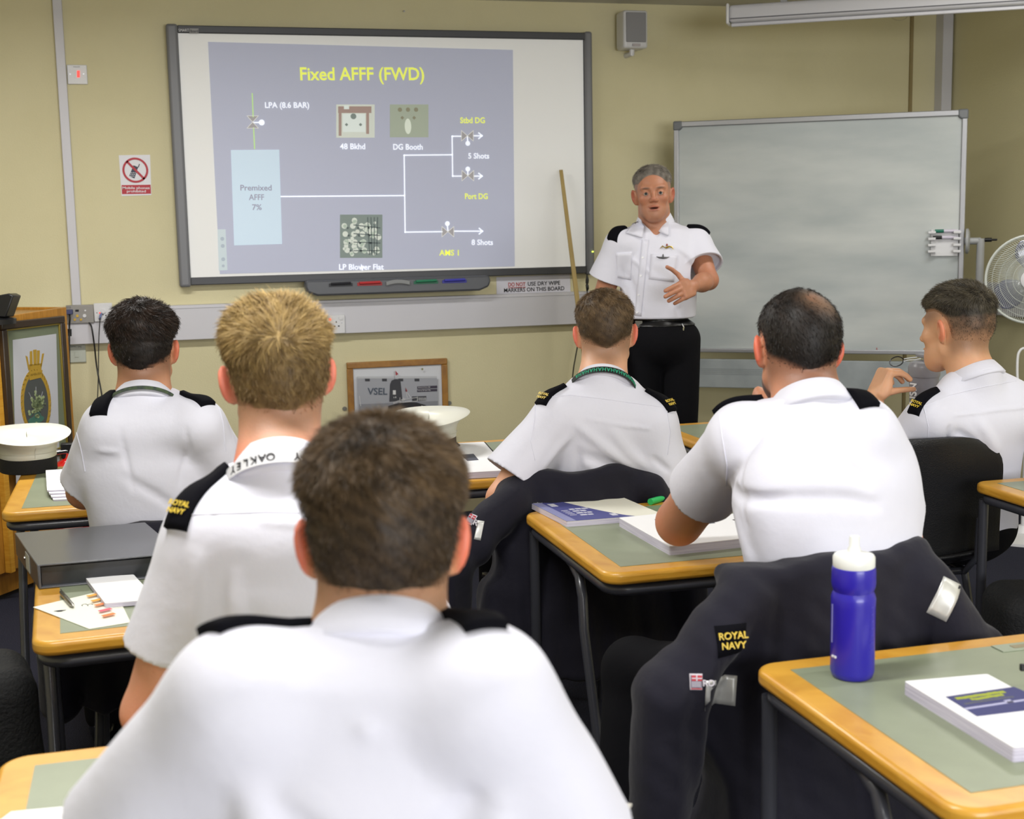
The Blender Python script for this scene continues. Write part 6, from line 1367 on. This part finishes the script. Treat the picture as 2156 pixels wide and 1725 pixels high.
# --- dark haired man at the front left
nb = dep(303, 848, 3.380); hip = A(nb[0]+.02, nb[1]+.05, .55)
P1 = dict(head=dep(305, 737, 3.430), hr=rot(-.15, .0, -.02), hs=.95, neck=nb, hip=hip, right=nrm(A(1, .0, 0)), fwd=Y, prof=[(s, a*.98, b, c, d) for s, a, b, c, d in PROF],
          sh_l=dep(228, 900, 3.320), sh_r=dep(420, 895, 3.340), elb_l=dep(178, 1035, 3.450), elb_r=dep(500, 1035, 3.500), wr_l=dep(255, 1010, 3.680), wr_r=dep(430, 1000, 3.720),
          hairc='120d0b', hairt='3a2a20', tone='c88f6c', redc='cf6f52', style=dict(top_t=.024, side_t=.006, nape=-.105, side=-.03, rough=.004, crown=(.01, -.06), swirl=.7, point=1.6),
          nstr=12000, slen=.015, swid=.0005, lie=.75, seed=11, h=.005, sleeve_l=.86, sleeve_r=.8, ep=(.025, .08), armk=.02)
P1.update(seated(hip, X, Y))
P1['hands'] = [((P1['wr_l'], np.stack([nrm(A(1, -.3, 0)), nrm(A(.3, 1, 0)), Z], -1), 'l'), {}), ((P1['wr_r'], np.stack([nrm(A(-1, -.3, 0)), nrm(A(-.3, 1, 0)), Z], -1), 'r'), {})]
sl, sr = P1['sh_l'], P1['sh_r']
P1['folds'] = [(sl+A(.03, -.05, .0), sl+A(.05, -.09, -.16), .006, -.004), (sr+A(-.03, -.05, .0), sr+A(-.045, -.09, -.16), .006, -.004), (sl+A(.03, -.09, -.12), sl+A(.16, -.13, -.22), .012, -.004), (sl+A(-.03, -.06, -.05), sl+A(.02, -.09, -.06), .008, .003)]
r1, R1 = person('dark haired seated person from behind at far left front desk, left arm beside white cap', 'person', P1, (hip[0], hip[1], 0))
lanyard(r1, R1, mat('tartan_lanyard', '30383a', .8, var='4a5a3c', vscale=90), 'lanyard', w=.010, off=.028, z=.004)

# --- brown haired man in the centre of the front row
nb = dep(1268, 815, 3.750); hip = A(nb[0]+.0, nb[1]+.04, .54)
P3 = dict(head=dep(1274, 703, 3.830), hr=rot(-.30, -.12, -.02), hs=.99, neck=nb, hip=hip, right=nrm(A(1, -.05, 0)), fwd=Y, prof=PROF,
          sh_l=dep(1176, 876, 3.700), sh_r=dep(1374, 888, 3.730), elb_l=dep(1058, 1050, 3.670), elb_r=dep(1412, 1050, 3.790), wr_l=dep(1120, 1140, 3.80), wr_r=dep(1400, 1040, 4.030),
          hairc='40301f', hairt='8a7152', tone='d9a583', redc='e0705c', style=dict(top_t=.013, side_t=.004, nape=-.105, side=-.03, rough=.0015, crown=(.01, -.05), swirl=.6, point=1.7),
          nstr=10000, slen=.011, swid=.0004, lie=.75, seed=15, h=.005, sleeve_l=.76, sleeve_r=.75, flare_l=A(-.02, 0, .01), slr=(.062, .088), ep=(.025, .075), badge='ROYAL\nNAVY', bflip=-1)
P3.update(seated(hip, X, Y))
sl, sr = P3['sh_l'], P3['sh_r']
P3['folds'] = [(sl+A(.03, -.08, -.02), sl+A(.20, -.14, -.17), .012, .006), (sl+A(.045, -.08, -.10), sr+A(-.06, -.12, -.15), .014, -.006), (sl+A(.05, -.09, -.13), sr+A(-.10, -.12, -.19), .012, .006), (sl+A(.03, -.08, -.09), sl+A(.03, -.09, -.22), .010, -.007),
               (sl+A(.12, -.11, -.03), sr+A(-.05, -.11, -.14), .014, .005), (sl+A(.04, -.09, -.17), sl+A(.17, -.13, -.20), .009, -.006), (sr+A(-.03, -.09, -.10), sr+A(.02, -.08, -.13), .008, -.007), (sl+A(.01, -.06, -.04), sl+A(-.07, -.07, -.13), .012, .004), (sl+A(.06, -.08, .0), sr+A(-.04, -.09, -.01), .005, .0028)]
r3, R3 = person('brown haired person seated from behind in white shirt with green and black lettered lanyard', 'person', P3, (hip[0], hip[1], 0))
lanyard(r3, R3, mat('green_lanyard', '0d1512', .7), 'lanyard', 'HAHAHAHAHAHAHAHAHA', mat('green_print', '1f9a74', .7), w=.019, off=.029, z=.002)

# --- balding man resting his chin on his hand
nb = dep(1706, 868, 2.60); hip = A(nb[0]+.05, nb[1]-.10, .60)
el = onz(1430, 1100, .835)
P4 = dict(head=dep(1676, 735, 2.66), hr=rot(-.18, -.10, .06), hs=.97, neck=nb, hip=hip, right=nrm(A(1, .05, 0)), fwd=Y, prof=[(s, a*1.03, b*1.03, c, d) for s, a, b, c, d in PROF],
          sh_l=dep(1566, 922, 2.62), sh_r=dep(1808, 912, 2.58), elb_l=el, elb_r=dep(1885, 1140, 2.70), wr_l=dep(1580, 905, 2.88), wr_r=dep(1800, 1080, 2.95),
          hairc='16110e', hairt='2f241d', tone='c4886a', redc='d4664c', beard='1a1410', style=dict(top_t=.006, side_t=.005, nape=-.10, side=-.03, rough=.001, crown=(0, -.03), bald=(.022, -.070, .092, .062), point=1.2),
          nstr=9000, slen=.007, swid=.0004, lie=.85, seed=19, h=.0045, sleeve_l=.58, sleeve_r=.7, slr=(.066, .080), ep=(.02, .08), arm=1.18, cr=.069, ch=1.1, twaist=hip+A(0, .03, .17), hem=plane(hip+A(0, 0, .19), (.25, 0, -1)))
P4.update(seated(hip, X, Y, foot=(-.15, -.1), L=.42))
P4['kn_l'] = hip+A(-.30, .42, -.06); P4['an_l'] = A(hip[0]-.42, hip[1]+.22, .09)
a4 = nrm(dep(1606, 812, 2.84)-P4['wr_l']); c4 = nrm(-_F-a4*(-_F@a4)); HB4 = np.stack([c4, a4, np.cross(c4, a4)], -1)
P4['hands'] = [((P4['wr_l'], HB4, 'l'), dict(curl=(.9, 1., 1.1, 1.1), S=.92))]
sl, sr = P4['sh_l'], P4['sh_r']
P4['folds'] = [(sl+A(.02, -.07, -.06), sl+A(-.10, .0, -.11), .012, -.006), (sl+A(.03, -.07, -.09), sl+A(.16, -.12, -.12), .013, -.006), (sl+A(.04, -.08, -.13), sl+A(.10, -.12, -.30), .014, .006), (sl+A(.06, -.08, -.20), sl+A(.16, -.13, -.36), .014, -.006),
               (sl+A(.10, -.08, .04), sr+A(-.10, -.09, .0), .014, .004), (sr+A(-.12, -.1, .02), sr+A(-.04, -.1, -.08), .014, -.004), (sl+A(.02, -.07, .0), sl+A(.035, -.10, -.14), .005, -.003), (sl+A(.10, -.13, -.30), sl+A(.22, -.15, -.40), .014, .006)]
r4, R4 = person('bearded seated person with thinning crown and no lanyard, bare elbow resting on open notes', 'person', P4, (hip[0], hip[1], 0))

# --- man in profile at the right
nb = dep(2050, 800, 3.980); hip = A(nb[0]+.08, nb[1]+.14, .54)
b5 = nrm(A(1, .18, 0)); wr5 = dep(1840, 838, 4.120)
P5 = dict(head=dep(2010, 693, 4.020), hr=rot(.38, -.14, 0.06), hs=1.05, neck=nb, hip=hip, right=b5, fwd=nrm(A(-.18, 1, 0)), prof=PROF,
          sh_l=dep(1958, 880, 3.930), sh_r=dep(2205, 872, 4.060), elb_l=dep(1858, 985, 4.080), elb_r=dep(2240, 1020, 4.160), wr_l=wr5, wr_r=dep(2180, 960, 4.410),
          hairc='1d1813', hairt='6f6654', tone='d6a27c', redc='d9805f', face=False, style=dict(top_t=.020, side_t=.005, nape=-.085, side=.012, rough=.002, point=.2, blend=.007, crown=(0, -.05), fy=.070, comb=(0, .12, .0)),
          nstr=14000, slen=.013, swid=.0004, lie=.6, seed=23, h=.0035, sleeve_l=.75, sleeve_r=.7, badge='ROYAL\nNAVY', bflip=-1, ep=(.035, .08), ctilt=A(.0, 0, 0))
P5.update(seated(hip, b5, P5['fwd']))
al = nrm(dep(1872, 768, 4.120)-wr5)
ac = nrm(-_F+.35*_R2); ac = nrm(ac-al*(ac@al)); P5['hands'] = [((wr5, np.stack([ac, al, np.cross(ac, al)], -1), 'l'), dict(curl=(.9, .95, 1.0, 1.1), cf=(1.25, .45, .3), thumb=(.15, 1.3), spread=-.05))]
sl, sr = P5['sh_l'], P5['sh_r']
P5['folds'] = [(sl+A(.05, -.08, -.04), sl+A(.16, -.12, -.13), .014, -.006), (sl+A(.12, -.1, -.01), sl+A(.22, -.12, -.14), .016, .006), (sl+A(.03, -.08, -.13), sl+A(.20, -.13, -.17), .010, -.008), (sl+A(.02, -.07, -.02), sl+A(.03, -.09, -.15), .006, -.006), (sl+A(.04, -.09, .02), sr+A(-.05, -.1, .05), .005, .003)]
r5, R5 = person('seated person in profile at right, holding glasses near mouth, on a bare black chair', 'person', P5, (hip[0], hip[1], 0))

# --- the instructor
fi = nrm(A(-.30, -.95, 0)); ri = A(fi[1], -fi[0], 0)
T = 5.65; nb = dep(1379, 478, T+.04); hip = dep(1390, 716, T+.02)
wl = dep(1456, 604, T-.22)
P7 = dict(head=dep(1375, 410, T-.01), hr=rot(PI-.36, -.02, .05), hs=.98, jaw=.85, hipw=.132, arm=.9, vneck=cone(nb+fi*.075+Z*.03, nb+fi*.13-Z*.045, .045, .008), coff=Z*.022, tz=.03, ctilt=fi*.03, neck=nb, hip=hip, right=ri, fwd=fi, face=True, prof=[(0, .150, .115, .0, 0), (.18, .150, .115, .0, 0), (.22, .158, .125, 0, 0), (.5, .165, .13, .0, 0), (.72, .185, .13, .0, 0), (.86, .17, .105, -.0, 0), (.95, .12, .085, 0, 0), (1.0, .075, .06, 0, 0)],
          sh_r=dep(1307, 516, T-.02), sh_l=dep(1463, 512, T+.06), elb_r=dep(1264, 640, T+.06), wr_r=dep(1300, 735, T-.05), elb_l=dep(1492, 590, T-.05), wr_l=wl,
          hairc='6e675f', hairt='a39c92', tone='b57d60', redc='ad5c46', style=dict(top_t=.012, side_t=.0025, nape=-.07, side=.0, rough=.0015, crown=(0, -.03), fy=.040, quiff=.008), nstr=7000, slen=.011, swid=.0004, lie=.7, seed=31,
          h=.0028, hh=.003, sleeve_r=.58, sleeve_l=.62, slr=(.066, .098), ep=(.03, .07), epf=.03, open=.42, cr=.063, ch=1.15, waist=hip[2]+.10, hem=plane(hip+A(0, 0, .095), (0, 0, -1)),
          kn_l=hip+A(.09, -.02, 0), kn_r=hip, armk=.03, wr=.002, badge=None)
P7['kn_l'] = hip-ri*.085+A(0, 0, -.50); P7['kn_r'] = hip+ri*.085+A(0, 0, -.50); P7['an_l'] = P7['kn_l']*A(1, 1, 0)+A(0, 0, .09)-fi*.02; P7['an_r'] = P7['kn_r']*A(1, 1, 0)+A(0, 0, .09)-fi*.02
al = nrm(dep(1405, 627, T-.40)-wl); th_ = nrm(dep(1446, 575, T-.20)-wl); th_ = nrm(th_-al*(th_@al)); bk = np.cross(th_, al)
P7['hands'] = [((wl, np.stack([th_, al, bk], -1), 'l'), dict(curl=(.22, .25, .32, .4), thumb=(1.45, .1), spread=.02)), ((P7['wr_r'], np.stack([fi, A(0, 0, -1), np.cross(fi, A(0, 0, -1))], -1), 'r'), {})]
sl, sr = P7['sh_l'], P7['sh_r']
P7['folds'] = [(sr+fi*.11-ri*.03+A(0, 0, -.05), sr+fi*.12-ri*.13+A(0, 0, -.12), .010, .004), (sl+fi*.11+ri*.03+A(0, 0, -.08), sl+fi*.12+ri*.10+A(0, 0, -.03), .012, .004), (sr+fi*.10-ri*.0+A(0, 0, -.10), hip+ri*.10+fi*.12+A(0, 0, .13), .014, -.005), (sl+fi*.10+ri*.02+A(0, 0, -.12), hip-ri*.06+fi*.13+A(0, 0, .14), .014, .005), (hip+fi*.13-ri*.08+A(0, 0, .11), hip+fi*.13-ri*.02+A(0, 0, .22), .010, -.005)]
r7, R7 = person('standing person facing the class, grey cropped hair, white open necked shirt, left hand out', 'person', P7, (hip[0], hip[1], 0))

# shirt details laid on the cloth
def pquad(name, f, pts, t0, off, m, par, nx=8, ny=8, th=.0015):
    """cloth panel between four picture corners, laid on the surface f"""
    P = []
    c = [np.array(q, float) for q in pts]
    for j in range(ny+1):
        for i in range(nx+1):
            u, v = i/nx, j/ny; q = (c[0]*(1-u)+c[1]*u)*(1-v)+(c[3]*(1-u)+c[2]*u)*v; h_ = march(f, q[0], q[1], t0)
            P.append(h_ if h_ is not None else (P[-1] if P else dep(q[0], q[1], t0+.3)))
    P = np.array(P); N = grad(f, P, .006); n = nx+1; V = np.concatenate([P+N*(off+th), P+N*(off-.003)]); o_ = len(P); F = []
    for j in range(ny):
        for i in range(nx): a_ = j*n+i; F.append((a_, a_+n, a_+n+1, a_+1))
    for i in range(nx): F.append((i, i+1, o_+i+1, o_+i)); e = ny*n+i; F.append((e, o_+e, o_+e+1, e+1))
    for j in range(ny): a_ = j*n; F.append((a_, o_+a_, o_+a_+n, a_+n)); a_ = j*n+nx; F.append((a_, a_+n, o_+a_+n, o_+a_))
    return mesh_np(name, V, F, m, par)
f7 = R7['shirt']; t7 = 5.2
pquad('collar_leaf', f7, [(1343, 462), (1357, 478), (1352, 502), (1318, 492)], t7, .006, SHIRT, r7); pquad('collar_leaf', f7, [(1380, 486), (1401, 458), (1408, 470), (1407, 498)], t7, .006, SHIRT, r7)
pquad('placket', f7, [(1352, 504), (1366, 505), (1350, 666), (1336, 664)], t7, .0015, SHIRT, r7, 3, 16)
pquad('breast_pocket', f7, [(1371, 535), (1427, 538), (1418, 594), (1366, 588)], t7, .0012, SHIRT, r7); pquad('breast_pocket', f7, [(1297, 533), (1331, 531), (1328, 590), (1300, 585)], t7, .0012, SHIRT, r7)
for y_ in (543, 581, 621, 658):
    P0 = march(f7, 1357-.098*(y_-504)+.0, y_, t7); n_ = grad(f7, P0[None], .01)[0]; MB().tube([P0+n_*.001, P0+n_*.005], .0045, 12).build('button', PAPER, r7)
def onshirt(f, x, y, t0, off=.004): P0 = march(f, x, y, t0); return P0+grad(f, P0[None], .01)[0]*off
GB = mat('gilt_badge', 'b59a35', .35, metal=.6); SBG = mat('pewter_badge', '77777a', .35, metal=.6)
wp = [onshirt(f7, x, y, t7) for x, y in ((1390, 524), (1395, 519), (1400, 523), (1404, 522), (1409, 520), (1414, 521), (1417, 526))]; tag(MB().tube(wp, [.001, .003, .002, .005, .003, .003, .001], 6).build('wings_badge', GB, r7, smooth=True), 'gilt winged badge'); MB().tube([onshirt(f7, 1404, 518, t7), onshirt(f7, 1404, 514.5, t7)], [.004, .002], 8).build('crown_badge', mat('crown_red', '9a3a28', .5), r7)
wp = [onshirt(f7, x, y, t7) for x, y in ((1382, 541), (1388, 543), (1396, 543.5), (1403, 543), (1409, 541.5))]; tag(MB().tube(wp, [.001, .004, .005, .004, .001], 6).tube([onshirt(f7, 1396, 542, t7), onshirt(f7, 1396, 536, t7)], [.004, .002], 6).build('submarine_badge', SBG, r7, smooth=True), 'pewter submarine badge')
hz = P7['hip'][2]; bf = lambda p: smax(smin(R7['trou'](p)-.004, f7(p)-.0005, .01), np.maximum(p[:, 2]-(hz+.097), (hz+.064)-p[:, 2]), .002)
V, Fq = surf(bf, P7['hip']-A(.25, .25, .02), P7['hip']+A(.25, .25, .2), .005); mesh_np('belt', V, Fq, mat('black_belt', '0b0b0d', .35), r7)
hb = march(bf, 1345, 683, t7)
if hb is not None: MB().box(-.016, .016, -.004, .004, -.016, .016, Matrix.Translation(tuple(hb)) @ Matrix.Rotation(-.3, 4, 'Z')).build('belt_buckle', mat('buckle_dark', '4c4a42', .3, metal=.7), r7, bevel=.002)
hb = march(bf, 1436, 682, t7)
if hb is not None: MB().tube([hb, hb+A(.003, -.012, -.012), hb+A(.0, -.010, -.035)], .003, 6).build('key_clip', CHROME, r7)
# stitch lines: yoke and armholes as raised seams on the backs
def seam(f, root, pts, t0, w_=1.6):
    Q = []
    for i in range(len(pts)-1):
        for k in range(8):
            q = np.array(pts[i])*(1-k/8)+np.array(pts[i+1])*k/8; h_ = march(f, q[0], q[1], t0)
            if h_ is not None: Q.append(h_)
    if len(Q) > 3: MB().tube(Q, .0011, 6).build('shirt_seam', SHIRT, root, smooth=True)
seam(R3['shirt'], r3, [(1132, 838), (1200, 832), (1270, 840), (1340, 850), (1400, 858)], 3.3); seam(R3['shirt'], r3, [(1128, 832), (1126, 880), (1118, 930), (1128, 975)], 3.3); seam(R3['shirt'], r3, [(1404, 862), (1412, 910), (1405, 965)], 3.3)
seam(R1['shirt'], r1, [(160, 865), (158, 900), (170, 945), (180, 1000)], 2.9); seam(R1['shirt'], r1, [(458, 845), (470, 890), (476, 960)], 2.9)
seam(R2_['shirt'], r2, [(375, 1085), (450, 1082), (560, 1078), (640, 1080)], 1.7); seam(R4['shirt'], r4, [(1512, 862), (1520, 920), (1530, 980), (1528, 1030)], 2.2)
seam(R5['shirt'], r5, [(1945, 855), (2000, 832), (2070, 815), (2150, 800)], 3.3); seam(R5['shirt'], r5, [(1945, 858), (1955, 900), (1950, 960)], 3.3)
